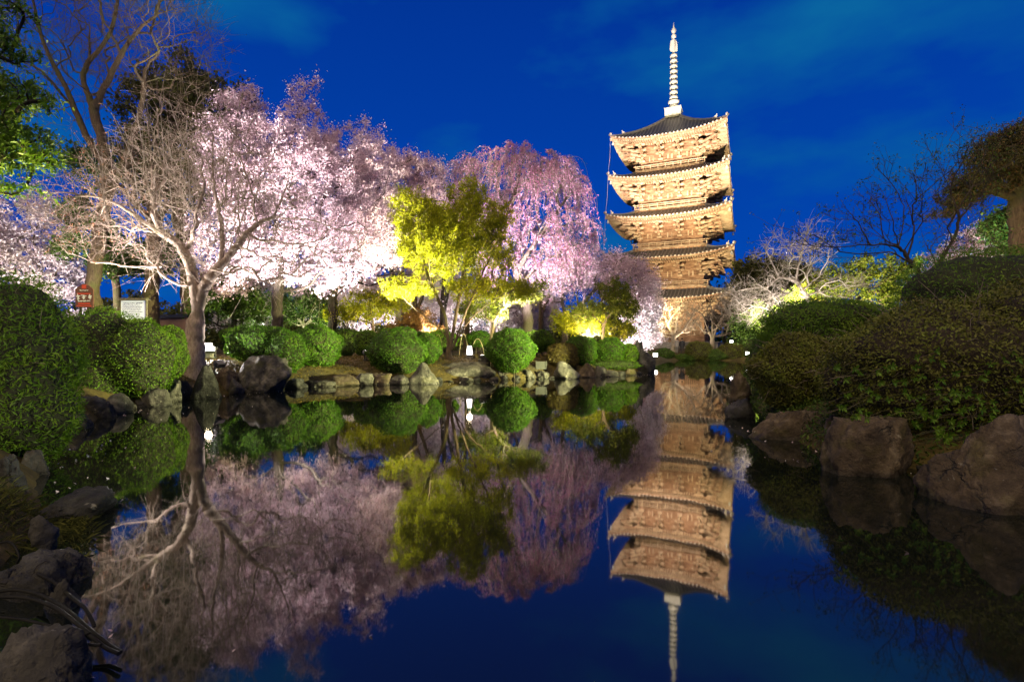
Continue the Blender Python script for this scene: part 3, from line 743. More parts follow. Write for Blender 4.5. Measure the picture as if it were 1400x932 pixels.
# tall bare tree, top left
tree('bare_tree', 'tall dark bare tree with two leaning stems reaching out of the top of the picture', 'tree', 25,
     [[(133, 452), (128, 380), (140, 300), (146, 230), (128, 150), (114, 100), (148, 50), (160, 5), (165, -60)], [(128, 150), (150, 105), (175, 60), (215, 20), (280, 5, 1)],
      [(146, 230), (120, 190), (90, 120), (60, 60), (40, -20)], [(140, 300), (165, 230), (190, 160), (200, 90)]],
     [(150, 30, 150, 110, 4), (60, 60, 90, 110, 3.5), (210, 50, 100, 70, 3.5), (150, -90, 160, 90, 4)], 1700, .31, .008, 'bark', None, seed=3, tw=4, twl=.75, twr=.0075, bf=.38, up=.25, ex=.60)
tree('bare_tree', 'slim brown tree trunk standing beside the white notice board', 'tree', 27,
     [[(209, 450), (207, 400), (212, 330), (205, 260)]], [(205, 250, 40, 70, 2)], 120, .34, .012, 'bark', None, seed=4, tw=3, twl=.6, bf=.5)
# dark evergreen behind
tree('evergreen_tree', 'broad dark evergreen tree rising behind the bare white cherry', 'tree', 33,
     [[(262, 455), (258, 380), (245, 280), (235, 180), (230, 120)]], [(215, 150, 55, 55), (250, 115, 45, 40), (300, 150, 45, 40), (255, 235, 75, 60), (190, 225, 40, 60), (330, 165, 30, 40)],
     420, .45, .02, 'bark', 'olive', 34000, .17, .34, 5, tw=3, twl=.5)
tree('evergreen_tree', 'leafy green tree with low boughs above the red sign', 'tree', 29,
     [[(168, 455), (160, 400), (150, 340), (140, 280)]], [(135, 330, 35, 32), (190, 350, 30, 22), (110, 285, 25, 28), (225, 370, 25, 16), (130, 230, 30, 35), (172, 362, 42, 16), (228, 345, 30, 22), (95, 335, 20, 16)],
     220, .2, .015, 'bark', 'green', 20000, .14, .24, 6, tw=3, twl=.4)
tree('evergreen_tree', 'dark rounded evergreen behind the trunk of the white cherry', 'tree', 27,
     [[(322, 462), (320, 430), (318, 400)]], [(315, 395, 38, 38), (340, 425, 30, 30), (290, 420, 25, 30)], 160, .14, .015, 'bark_dark', 'hedge_dark', 12000, .13, .2, 7, tw=3, twl=.35)
# cherries
tree('cherry_tree', 'white cherry tree in bloom at the far left behind the red sign', 'tree', 30,
     [[(62, 452), (60, 400), (50, 350), (40, 300)], [(60, 400), (90, 350), (105, 310)]], [(35, 310, 65, 50), (30, 370, 70, 55), (90, 380, 35, 55), (90, 310, 25, 25), (-50, 330, 60, 70)],
     480, .2, .014, 'bark_grey', 'blossom_white', 34000, .12, .20, 8, group=G_CH, twl=.5)
tree('cherry_tree', 'largest pale pink cherry, its blossom spiking up highest behind the bare white tree', 'tree', 25,
     [[(379, 470), (379, 420), (382, 360), (378, 300), (392, 230), (405, 160), (418, 120)], [(382, 360), (340, 290), (320, 220), (312, 160)], [(378, 300), (430, 240), (445, 200)], [(382, 340), (460, 300), (500, 260)], [(380, 380), (330, 340), (290, 320)]],
     [(395, 235, 75, 75), (335, 225, 55, 85), (330, 335, 60, 75), (440, 250, 65, 65), (420, 145, 26, 45, .7), (395, 172, 20, 22, .7), (325, 140, 30, 25, 1), (445, 190, 22, 30, .8), (480, 330, 70, 60), (405, 345, 60, 60), (495, 245, 50, 50), (500, 190, 26, 24, .8)],
     1500, .25, .012, 'bark_dark', 'blossom', 150000, .080, .15, 9, group=G_CH, tw=4, twl=.45)
tree('cherry_tree', 'pale cherry between the tallest cherry and the yellow green maple', 'tree', 31,
     [[(456, 470), (455, 420), (458, 380), (480, 320), (520, 250)], [(458, 380), (540, 300), (590, 240)]],
     [(520, 265, 60, 70), (570, 265, 50, 50), (505, 210, 30, 30, 1), (597, 225, 26, 14, .8), (480, 340, 60, 60), (560, 340, 50, 50)],
     800, .26, .014, 'bark_dark', 'blossom', 76000, .092, .17, 10, group=G_CH, tw=4, twl=.45)
tree('cherry_tree', 'low spreading pale cherry in front of the foot of the pagoda', 'tree', 33,
     [[(772, 470), (776, 440), (800, 410), (830, 380)], [(776, 440), (765, 400), (760, 370)], [(770, 455), (790, 440), (820, 420)]],
     [(765, 385, 42, 32), (820, 380, 50, 28), (868, 395, 34, 30), (855, 368, 40, 18), (780, 362, 36, 20), (730, 372, 24, 18), (830, 352, 30, 12)], 700, .2, .012, 'bark_grey', 'blossom', 30000, .085, .14, 11, group=G_CH, tw=4, twl=.5)
tree('cherry_tree', 'brightly lit white cherry hanging low over the end of the island', 'tree', 37,
     [[(868, 472), (872, 450), (880, 430), (885, 400)]], [(884, 420, 20, 26), (868, 440, 22, 18), (895, 440, 14, 18), (878, 462, 26, 14), (885, 395, 16, 16)], 300, .14, .012, 'bark_grey', 'blossom_white', 15000, .10, .16, 12, group=G_CH, tw=4, twl=.4)
for i, (x, y, rx, ry, dd, lb) in enumerate([
        (480, 415, 70, 36, 40, 'white cherry in the back row above the round bushes at left of the maple'),
        (563, 410, 60, 42, 42, 'white cherry in the back row right behind the yellow green maple'),
        (650, 418, 66, 40, 44, 'white cherry in the back row glimpsed right of the maple stems'),
        (715, 425, 50, 36, 42, 'white cherry in the back row behind the weeping cherry trunk'),
        (330, 410, 50, 50, 38, 'shadowed cherry in the back row behind the tree with the lamp'),
        (610, 320, 110, 70, 40, 'high pale cherry filling the gap behind the maple crown')]):
    tree('cherry_tree', lb, 'tree', dd, [[(x-8, 468), (x-6, 445), (x, y)], [(x-6, 445), (x+20, y+5)]],
         [(x, y, rx, ry), (x+rx*.4, y-ry*.4, rx*.5, ry*.6), (x-rx*.5, y-ry*.2, rx*.5, ry*.6)], 420, .22, .015, 'bark_dark', 'blossom_white' if i != 5 else 'blossom', 24000 if i != 5 else 56000, .13, .26, 20+i, group=G_CH, tw=3, twl=.5)

# weeping cherry
def weeping(name, label, d, trunk, ells, hang, seed, nst, leaf='blossom_pink', lsize=.10, ln=(0.8, 3.2), base_r=.3):
    rng = np.random.default_rng(seed)
    seeds = [catmull(np.array([P(p[0], p[1], d+(p[2] if len(p) > 2 else 0)) for p in s]), 3) for s in trunk]
    b = seeds[0][0]; b[2] = gz(b[0], b[1])-.15
    A = ell_points(ells, 520, rng, d, .33)
    nodes, par, ns = grow(seeds, A, .45)
    root = empty(name, (b[0], b[1], b[2]+.15)); tag(root, label, 'tree', 'weeping cherry')
    mb = MB(); cnt, r, ch = branches(mb, nodes, par, base_r, .014, rng)
    tip = np.nonzero((cnt <= 4) & (par >= 0))[0]; lm = MB(); sb = MB(); cs = []; tn = []
    cx = np.mean([q[0] for q in seeds[0]])
    for _ in range(nst):
        i = rng.choice(tip); p = nodes[i]; o = nrm(np.array((p[0]-b[0], p[1]-b[1], 0))+rng.normal(size=3)*.5)
        L = ln[0]+(ln[1]-ln[0])*rng.random()**1.2; arch = .15+.5*rng.random()
        t = np.linspace(0, 1, 7)[:, None]
        arch *= 1+.5*rng.random()
        pts = p+o*np.array((1, 1, 0))*arch*1.1*(1-(1-t)**2)+np.array((0, 0, 1))*(arch*.9*t-(L+arch*.9)*t**2)+rng.normal(size=3)*.25*t*t
        pts = pts[pts[:, 2] > gz(*p[:2])+.8]
        if len(pts) < 3: continue
        sb.tube(pts, np.linspace(.013, .007, len(pts)), 3)
        k = int(L*16); q = rng.random(k)*(len(pts)-1); j = q.astype(int); f = (q-j)[:, None]
        cs.append(pts[j]*(1-f)+pts[np.minimum(j+1, len(pts)-1)]*f+rng.normal(size=(k, 3))*.055); tn.append(np.full(k, rng.random()))
    c = np.concatenate(cs); tn = np.concatenate(tn)
    leaf_quads(lm, c, lsize, rng, aspect=.8, var=.55*tn+.45*rng.random(len(c)), droop=.3, tri=True)
    o = mb.build('trunk', M['bark_grey'], root, smooth=True); rebase(root, o)
    o = sb.build('strands', M['twig_white'], root, smooth=True); rebase(root, o); o['kind'] = 'stuff'
    o = lm.build('crown', M[leaf], root); rebase(root, o); return root
weeping('weeping_cherry', 'deep pink weeping cherry with drooping strands left of the pagoda', 32,
        [[(722, 462), (720, 420), (706, 370), (690, 320), (702, 270), (714, 225), (718, 195)], [(706, 370), (740, 320), (775, 270)], [(690, 320), (660, 260), (640, 225)], [(702, 270), (745, 225), (770, 215)], [(740, 320), (795, 300), (810, 310)]],
        [(700, 222, 62, 20), (765, 222, 34, 18), (650, 225, 38, 16), (782, 262, 24, 24), (640, 285, 40, 35), (800, 312, 14, 18), (760, 345, 50, 26), (690, 345, 40, 25), (735, 240, 60, 25), (735, 300, 60, 22), (690, 280, 45, 22)], None, 31, 1900, lsize=.085, ln=(.6, 2.5))

# yellow green maple with several stems
tree('maple_tree', 'yellow green maple with several slender stems lit from below', 'tree', 24,
     [[(614, 492), (612, 460), (606, 425), (590, 390), (572, 340), (560, 290)], [(614, 485), (622, 440), (632, 380), (640, 320), (642, 265)], [(616, 480), (630, 455), (660, 420), (705, 395)], [(612, 460), (590, 440), (560, 415), (545, 400)], [(620, 475), (632, 440), (650, 395), (675, 340)]],
     [(562, 288, 28, 34, 1), (575, 330, 36, 34, 1.2), (640, 268, 28, 26, 1), (655, 305, 34, 34, 1.2), (610, 350, 62, 34, 1.6), (635, 325, 45, 40, 1.4), (590, 310, 40, 36, 1.2), (680, 345, 26, 26, 1), (655, 395, 50, 14, 1.4), (705, 398, 32, 12, 1), (560, 395, 44, 13, 1.3), (685, 300, 18, 28, .8), (600, 300, 20, 20, 1)],
     900, .13, .009, 'bark', 'maple', 90000, .07, .10, 41, tw=4, twl=.35, aspect=.7, droop=.2)
tree('maple_tree', 'darker green maple bough spreading right of the yellow maple', 'tree', 26,
     [[(668, 470), (676, 440), (690, 420), (715, 402)]], [(700, 402, 40, 14, 1), (660, 425, 36, 14, 1), (735, 395, 16, 12, .8)], 200, .09, .009, 'bark', 'maple_dark', 9000, .075, .10, 42, tw=4, twl=.3, droop=.2)
tree('maple_tree', 'green maple in front of the pagoda foot with dark leaves', 'tree', 30,
     [[(822, 472), (826, 445), (838, 425), (850, 410)], [(826, 445), (805, 425)]], [(848, 420, 26, 18), (838, 400, 22, 14), (800, 425, 26, 14)], 260, .10, .01, 'bark', 'maple_dark', 12000, .085, .11, 43, tw=4, twl=.3, droop=.2)
tree('maple_tree', 'low yellow maple glowing beside the island end bushes', 'tree', 31,
     [[(800, 474), (806, 452), (812, 440)], [(806, 452), (790, 440)]], [(800, 442, 36, 18), (840, 452, 30, 13), (770, 440, 20, 16)], 260, .09, .01, 'bark', 'maple', 12000, .085, .11, 44, tw=4, twl=.3, droop=.2)
tree('maple_tree', 'bright green maple behind the two round bushes near the split boulder', 'tree', 33,
     [[(412, 466), (415, 445), (418, 425)], [(415, 445), (400, 425)], [(415, 445), (440, 425)]], [(415, 412, 40, 22), (400, 432, 26, 16), (445, 430, 28, 18)], 280, .09, .01, 'twig_white', 'green', 14000, .10, .13, 45, tw=4, twl=.3)
tree('maple_tree', 'yellow leafed maple low behind the bushes left of the multi stemmed maple', 'tree', 31,
     [[(508, 468), (510, 445), (505, 420)]], [(505, 420, 40, 22), (545, 405, 26, 20), (470, 430, 28, 16)], 260, .09, .01, 'bark', 'maple', 11000, .09, .12, 46, tw=4, twl=.3)
tree('maple_tree', 'orange leafed small tree behind the maple stems', 'tree', 36,
     [[(572, 468), (575, 450), (572, 435)]], [(570, 440, 26, 18), (545, 452, 18, 12), (592, 450, 16, 12)], 180, .07, .01, 'bark', 'orange', 7000, .11, .14, 47, tw=3, twl=.3)
for i, (x, w, dd, top, lb) in enumerate([(545, .28, 36, 380, 'grey trunk of a back row tree left of the maple'), (566, .22, 37, 385, 'dark trunk of a back row tree close behind the maple'), (637, .2, 38, 380, 'thin trunk of a back row tree just right of the maple stems'),
                                   (672, .22, 40, 385, 'dark slim trunk of a back row tree over the large round bush'), (738, .2, 39, 390, 'slim trunk of a back row tree right of the weeping cherry'), (690, .16, 41, 390, 'thin trunk between the weeping cherry and the slim dark trunk')]):
    tree('bare_tree', lb, 'tree', dd, [[(x, 468), (x+2, 430), (x-1, top)], [(x+2, 430), (x+18, top)]], [(x, top-20, 35, 35)], 90, w, .012, 'bark' if i != 0 else 'bark_grey', None, seed=60+i, tw=3, twl=.6, group='tree trunks behind the island')

# the pale bare cherry in front, lit white
M['cherry_bark'] = mat_noise('cherry_bark', [(.3, (.17, .115, .085)), (.7, (.42, .33, .26))], 6, bump=.5, bdist=.02, stretch=(3, 3, 1), scale2=1.6, stops2=(.5, .7, (.13, .11, .055)))
def buds(root, nodes, par, cnt, sp, tips, rng):
    sm = MB(); hi = np.nonzero((nodes[:, 2] > 4.2) & (nodes[:, 0] > P(170, 0, 16)[0]) & (nodes[:, 0] < P(345, 0, 16)[0]) & (nodes[:, 2] < 7.2))[0]
    for i in rng.choice(hi, 46):
        L = 1.1+1.5*rng.random(); dx = (nodes[i][0]-P(268, 0, 16)[0])*.16+rng.normal()*.18; d_ = nrm(np.array((dx, rng.normal()*.2, 1.0))); t = np.linspace(0, 1, 6)[:, None]
        pts = nodes[i]+d_*L*t+rng.normal(size=3)*.14*t*t; sm.tube(pts, np.linspace(.014, .006, 6), 4)
        for q in range(3):
            j = 1+int(rng.integers(4)); e_ = nrm(d_+rng.normal(size=3)*.45)*(.25+.4*rng.random()); sm.tube(np.array([pts[j], pts[j]+e_*.5+rng.normal(size=3)*.02, pts[j]+e_]), np.array([.008, .006, .005]), 3)
    o = sm.build('long_shoots', M['twig_white'], root, smooth=True); rebase(root, o); o['kind'] = 'stuff'
    m = tips[:, 0] < P(175, 0, 16)[0]
    c = tips[m]; c = c[rng.integers(0, len(c), 1500)]+rng.normal(size=(1500, 3))*.03
    lm = MB(); leaf_quads(lm, c, .055, rng, aspect=.6); o = lm.build('buds', M['bud'], root); rebase(root, o); o['kind'] = 'stuff'
tree('cherry_tree', 'pale barked bare cherry leaning over the water with long curling white twigs', 'tree', 16,
     [[(266, 505), (266, 470), (268, 440), (276, 402), (287, 380), (308, 356), (325, 335), (345, 312), (372, 298), (420, 300, -.4), (470, 316, -.8), (520, 322, -1)],
      [(272, 440), (268, 400), (262, 372), (254, 350), (242, 332), (218, 316), (188, 296), (176, 270), (172, 230)], [(188, 296), (150, 275, -.4), (110, 268, -.6), (75, 290, -.8)],
      [(300, 362), (304, 335), (302, 300, .5), (292, 250, .6), (290, 180, .6)], [(218, 316), (210, 270, .4), (206, 210, .5), (200, 160, .5)],
      [(325, 335), (360, 352, -.8), (400, 372, -1.2), (440, 400, -1.5)], [(372, 298), (390, 260), (400, 215, .4)], [(254, 350), (225, 365, -.6), (195, 385, -.8)]],
     [(180, 285, 120, 85, 1.8), (280, 230, 70, 110, 1.8), (110, 290, 70, 50, 1.5), (390, 350, 110, 50, 1.8), (340, 270, 90, 70, 1.6), (230, 190, 60, 60, 1.4), (260, 350, 60, 50, 1.5), (440, 345, 80, 45, 1.4)],
     1150, .26, .006, 'cherry_bark', None, seed=71, tw=3, twl=.75, twr=.006, bf=.24, up=.10, curl=.55, maxcnt=4, extra=buds, ex=.63)

# leafy boughs hanging in from the left edge
tree('leafy_tree', 'dark green leafy boughs reaching in from the left edge, top to bottom', 'tree', 7.5,
     [[(-190, 520), (-185, 350), (-170, 200), (-150, 60), (-130, -60)], [(-170, 200), (-80, 190), (0, 165), (40, 140)], [(-185, 320), (-80, 250), (10, 215), (50, 220)], [(-150, 60), (-60, 50), (10, 55)], [(-185, 300), (-60, 270), (20, 258)], [(-140, 0), (-50, 5), (20, 12)]],
     [(15, 130, 50, 32, .5), (30, 180, 38, 28, .5), (35, 212, 50, 14, .5), (10, 62, 26, 20, .5), (8, 255, 26, 9, .4), (12, 12, 30, 9, .4), (-60, 150, 60, 110, .8)],
     420, .16, .008, 'bark_dark', 'hedge_bright', 20000, .085, .06, 73, tw=4, twl=.16, twr=.003, aspect=.3, droop=.35)

# right side
tree('cherry_tree', 'white lit bare tree with a twisting trunk right of the pagoda', 'tree', 20,
     [[(1112, 440), (1105, 415), (1097, 398), (1088, 385), (1066, 380), (1050, 392), (1030, 405), (1012, 412)], [(1066, 380), (1058, 365), (1052, 352)], [(1088, 385), (1092, 360), (1100, 330), (1110, 300)], [(1097, 398), (1110, 385), (1125, 375)], [(1050, 392), (1020, 395), (1000, 400)]],
     [(1075, 350, 45, 40, 1), (1030, 410, 48, 34, 1.2), (1060, 420, 50, 26, 1.2), (1110, 340, 30, 40, 1), (1000, 420, 26, 26, 1), (1150, 390, 40, 22, 1)], 700, .12, .008, 'twig_white', None, seed=81, tw=4, twl=.35, twr=.006, bf=.3, up=.2, curl=.4)
def silhouette_leaves(root, nodes, par, cnt, sp, tips, rng):
    c = tips[rng.integers(0, len(tips), 4200)]+rng.normal(size=(4200, 3))*.05
    lm = MB(); leaf_quads(lm, c, .05, rng, aspect=.55); o = lm.build('leaves', M['hedge_dark'], root); rebase(root, o); o['kind'] = 'stuff'
tree('bare_tree', 'dark thin branched tree silhouetted on the blue sky above the right hedges', 'tree', 12,
     [[(1262, 420), (1258, 385), (1245, 360), (1228, 338), (1190, 334), (1140, 338), (1090, 332)], [(1245, 360), (1215, 345), (1180, 352), (1130, 352)], [(1228, 338), (1236, 290), (1222, 255), (1200, 232)], [(1258, 385), (1290, 350), (1310, 300), (1290, 240), (1262, 190)],
      [(1262, 400), (1310, 370), (1335, 320), (1345, 250), (1325, 175)], [(1190, 334), (1170, 300), (1150, 280)], [(1290, 350), (1330, 330), (1360, 290)], [(1310, 370), (1350, 350), (1370, 330)]],
     [(1120, 326, 70, 24, .8), (1190, 305, 60, 44, 1), (1230, 255, 45, 45, 1), (1290, 270, 60, 80, 1), (1330, 220, 40, 60, .8), (1320, 340, 50, 40, 1), (1065, 318, 24, 20, .6)],
     330, .066, .005, 'bark_dark', None, seed=82, tw=2, twl=.3, twr=.005, bf=.6, up=.3, extra=silhouette_leaves)
tree('pine_tree', 'layered pine with reddish tips and thick trunk at the right edge', 'tree', 14,
     [[(1394, 400), (1392, 330), (1390, 270), (1394, 210), (1400, 170)], [(1390, 270), (1350, 262), (1310, 285)], [(1394, 215), (1350, 205), (1325, 220)], [(1392, 290), (1430, 270), (1460, 265)], [(1400, 185), (1420, 160)]],
     [(1385, 200, 45, 24, 1), (1350, 235, 38, 20, 1), (1325, 262, 34, 16, .9), (1300, 285, 16, 14, .6), (1405, 185, 30, 14, 1), (1440, 230, 40, 40, 1), (1370, 250, 40, 12, .9)],
     420, .20, .01, 'bark', 'pine', 46000, .10, .09, 83, tw=4, twl=.22, aspect=.22)
tree('evergreen_tree', 'yellow green lit tree behind the right hedges', 'tree', 30,
     [[(1165, 450), (1165, 420), (1160, 390)]], [(1160, 378, 46, 30), (1200, 390, 40, 36), (1130, 400, 36, 30), (1235, 385, 30, 40)], 300, .16, .012, 'bark', 'maple_dark', 22000, .10, .16, 84, tw=3, twl=.35)
tree('evergreen_tree', 'round green tree right beside the pagoda, dim', 'tree', 62,
     [[(1042, 465), (1040, 420), (1038, 380)]], [(1035, 372, 30, 22), (1065, 378, 32, 22), (1020, 395, 22, 24), (1090, 390, 26, 26)], 260, .3, .02, 'bark', 'olive', 16000, .30, .4, 85, tw=3, twl=.6)
tree('evergreen_tree', 'green tree with dim lower boughs behind the white lit twisting tree', 'tree', 36,
     [[(1050, 470), (1052, 450), (1055, 430)]], [(1045, 440, 34, 24), (1090, 440, 36, 26), (1020, 445, 20, 18), (1100, 415, 30, 20)], 260, .14, .012, 'bark', 'green', 16000, .14, .2, 86, tw=3, twl=.35)
tree('cherry_tree', 'pink blossom cherry glimpsed through thin branches below the pine', 'tree', 34,
     [[(1310, 455), (1312, 400), (1315, 360)]], [(1310, 360, 46, 24), (1275, 385, 32, 20), (1360, 345, 40, 28), (1330, 325, 30, 18)], 320, .16, .012, 'bark_grey', 'blossom', 18000, .12, .17, 87, group=G_CH, tw=3, twl=.4)
tree('evergreen_tree', 'tree tinted teal green by coloured light behind the pine', 'tree', 29,
     [[(1372, 455), (1372, 390), (1370, 330)]], [(1378, 312, 26, 22), (1392, 335, 20, 22)], 240, .2, .012, 'bark', 'green', 15000, .16, .24, 88, tw=3, twl=.35)
# bare trees at the pagoda's foot
tree('bare_tree', 'small pale bare tree before the pagoda, left one of the pair', 'tree', 56,
     [[(921, 478), (921, 462), (914, 445), (905, 425)], [(921, 462), (925, 440), (930, 420)], [(921, 462), (935, 450), (948, 430)]], [(915, 432, 26, 24), (938, 425, 26, 26), (925, 450, 30, 14)], 240, .26, .016, 'twig_white', None, seed=91, tw=3, twl=.8, twr=.011, group='bare trees before the pagoda')
tree('bare_tree', 'small pale bare tree before the pagoda, right one of the pair', 'tree', 57,
     [[(974, 480), (974, 466), (968, 450), (960, 430)], [(974, 466), (980, 448), (990, 430)], [(974, 466), (974, 445), (974, 425)]], [(960, 432, 30, 24), (990, 428, 32, 26), (975, 448, 40, 14), (1010, 440, 24, 20)], 280, .26, .016, 'bark_grey', None, seed=92, tw=3, twl=.8, twr=.011, group='bare trees before the pagoda')

tree('evergreen_tree', 'dim tall evergreen behind the pagoda foot on its right, left of two', 'tree', 98,
     [[(990, 470), (992, 440), (992, 410)]], [(990, 418, 22, 26), (1008, 432, 18, 22), (972, 440, 16, 18)], 200, .3, .03, 'bark', 'olive', 9000, .42, .6, 111, tw=3, twl=.8)
tree('evergreen_tree', 'dim broad evergreen behind the pagoda foot on its right, right of two', 'tree', 92,
     [[(1024, 470), (1024, 440), (1022, 415)]], [(1022, 422, 24, 24), (1040, 405, 22, 26), (1005, 445, 18, 16)], 200, .3, .03, 'bark', 'olive', 9000, .42, .6, 112, tw=3, twl=.8)
tree('evergreen_tree', 'dim evergreen far behind the island left of the pagoda foot', 'tree', 95,
     [[(880, 470), (880, 440), (880, 420)]], [(880, 425, 26, 24), (855, 430, 24, 22), (830, 432, 26, 20)], 200, .3, .03, 'bark', 'olive', 9000, .42, .6, 113, tw=3, twl=.8)
# far wood along the horizon, undergrowth behind the island
rng = np.random.default_rng(99); mb = MB(); n = 30000
x = rng.uniform(-190, 200, n); top = 5.0+2.2*np.sin(x*.09)+1.8*np.sin(x*.23+1)+1.2*np.sin(x*.61+2)
c = np.column_stack([x, 112+rng.normal(size=n)*6+np.abs(x)*.05, .6+top*rng.random(n)**.8])
leaf_quads(mb, c, 1.3, rng, aspect=.9, tri=True)
tag(mb.build('far_wood', M['hedge_dark']), 'dark far off wood closing the view along the horizon', 'wood', kind='stuff')
rng = np.random.default_rng(98); mb = MB(); n = 30000
x = rng.uniform(-44, 9, n); top = 2.6+.6*np.sin(x*.5)+.4*np.sin(x*1.3+1)+.3*np.sin(x*2.9)+2.0*(x < -20)
c = np.column_stack([x, 46+rng.normal(size=n)*.7, .9+top*rng.random(n)**.7]); leaf_quads(mb, c, .28, rng, aspect=.7, tri=True)
tag(mb.build('undergrowth', M['olive']), 'dim tangled undergrowth behind the trees of the island', 'undergrowth', kind='stuff')

# ================================================================== clipped bushes
GB = 'clipped bushes on the island'
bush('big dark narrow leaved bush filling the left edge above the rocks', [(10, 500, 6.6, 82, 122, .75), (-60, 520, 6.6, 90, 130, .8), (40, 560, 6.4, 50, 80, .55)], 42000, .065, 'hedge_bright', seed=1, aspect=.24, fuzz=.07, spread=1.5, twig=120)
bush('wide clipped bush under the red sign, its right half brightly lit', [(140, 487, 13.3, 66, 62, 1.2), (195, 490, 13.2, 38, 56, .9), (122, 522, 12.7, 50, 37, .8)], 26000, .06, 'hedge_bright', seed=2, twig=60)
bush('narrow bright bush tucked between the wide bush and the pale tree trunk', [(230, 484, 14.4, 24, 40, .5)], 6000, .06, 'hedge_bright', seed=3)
bush('two lobed clipped bush above the big split boulder', [(355, 470, 18.3, 42, 27, 1.0), (392, 482, 18.0, 26, 29, .75)], 17000, .058, 'hedge', seed=4, group=GB)
bush('round clipped bush right of the two lobed one', [(432, 473, 21, 34, 30, .95)], 11000, .058, 'hedge', seed=5, group=GB)
bush('large domed bush left of the maple stems with a small bump on top', [(542, 483, 22, 40, 34, 1.1), (552, 458, 22.2, 18, 12, .5)], 15000, .058, 'hedge', seed=6, group=GB)
bush('small bush tucked at the right side of the large domed bush', [(585, 477, 23, 18, 21, .55)], 5500, .058, 'hedge', seed=7, group=GB)
bush('tiny dark dwarf bush alone on the moss', [(474, 477, 24, 11, 11, .35)], 2600, .055, 'hedge_dark', seed=8, group=GB)
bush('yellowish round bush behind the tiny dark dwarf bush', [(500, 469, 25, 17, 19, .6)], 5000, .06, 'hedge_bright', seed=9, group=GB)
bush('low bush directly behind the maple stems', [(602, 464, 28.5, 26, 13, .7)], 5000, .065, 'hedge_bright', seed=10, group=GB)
bush('low bush behind the glowing ground lamp', [(655, 463, 29, 18, 11, .6)], 4000, .065, 'hedge', seed=11, group=GB)
bush('largest round bush on the island, right of the glowing ground lamp', [(698, 479, 23, 34, 28, 1.05)], 15000, .058, 'hedge', seed=12, group=GB)
bush('bright green bush behind the largest round bush', [(737, 466, 27.5, 21, 15, .7)], 6000, .062, 'hedge_bright', seed=13, group=GB)
bush('reddish brown bush beside the grey floodlight box', [(769, 488, 25.2, 22, 20, .65)], 7500, .058, 'hedge_red', 'core_brown', seed=14, group=GB)
bush('tall rounded bush right of the reddish brown bush', [(795, 479, 26.2, 22, 22, .75)], 8000, .06, 'hedge', seed=15, group=GB)
bush('rounded bush second from the tall dark stone', [(834, 479, 27.2, 21, 18, .75)], 7000, .06, 'hedge', seed=16, group=GB)
bush('small pale yellow bush next to the tall dark stone', [(862, 485, 27.6, 12, 15, .45)], 3500, .06, 'hedge_bright', seed=17, group=GB)
bush('light green hedge clump in the back left of the yellowish round bush', [(470, 460, 30, 26, 10, .7)], 4500, .07, 'hedge_bright', seed=18)
bush('low hedge clump in the back right of the domed bush', [(575, 462, 31, 14, 9, .5)], 2500, .07, 'hedge_bright', seed=19)
bush('small green bush behind the lamp box near the pale tree', [(318, 458, 24, 16, 10, .5)], 2600, .06, 'hedge', seed=20)
bush('low ground cover bush at the foot of the island end', [(842, 499, 26.5, 34, 7, .4)], 3500, .055, 'hedge_dark', seed=29)
GF = 'low dark bushes on the far shore'
for i, (x, y, rx, ry, lb) in enumerate([(955, 480, 18, 14, 'brownish low bush on the far shore between the two pale trees'), (1000, 481, 20, 13, 'brownish low bush on the far shore right of the right pale tree'), (908, 485, 13, 9, 'dark low bush on the far shore at the foot of the left pale tree'),
                                      (1022, 478, 16, 17, 'dark green bush on the far shore near the small white lights'), (978, 486, 16, 8, 'flat dark bush on the far shore below the right pale tree'), (934, 489, 16, 5, 'low dark ground cover bush before the two people'), (893, 488, 12, 7, 'dark low bush at the corner of the far shore behind the tall dark stone')]):
    bush(lb, [(x, y, 54.3, rx, ry, 1.0)], 4200, .12, 'hedge_brown' if i < 2 else 'hedge_dark', 'core_brown', seed=30+i, group=GF)
GR = 'dark hedges on the right bank'
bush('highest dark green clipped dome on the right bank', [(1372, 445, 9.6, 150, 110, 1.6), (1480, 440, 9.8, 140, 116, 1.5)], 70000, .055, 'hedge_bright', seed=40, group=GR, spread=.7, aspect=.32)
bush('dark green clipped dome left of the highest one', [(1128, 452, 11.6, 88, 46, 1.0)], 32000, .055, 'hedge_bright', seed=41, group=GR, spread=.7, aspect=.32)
bush('large twiggy brown hedge in front on the right bank', [(1300, 500, 6.9, 150, 92, .95), (1420, 495, 6.8, 120, 110, 1.0), (1205, 520, 7.2, 74, 72, .7)], 80000, .045, 'hedge_brown', 'core_brown', seed=42, group=GR, twig=1100, fuzz=.06)
bush('brown hedge left of the large twiggy one at the water', [(1092, 508, 9.9, 60, 52, .8)], 30000, .05, 'hedge_brown', 'core_brown', seed=43, group=GR, twig=250)
bush('narrow green bush at the far end of the right bank', [(1048, 500, 13, 22, 38, .7), (1056, 475, 14, 20, 24, .6)], 9000, .06, 'hedge_dark', seed=44, group=GR)
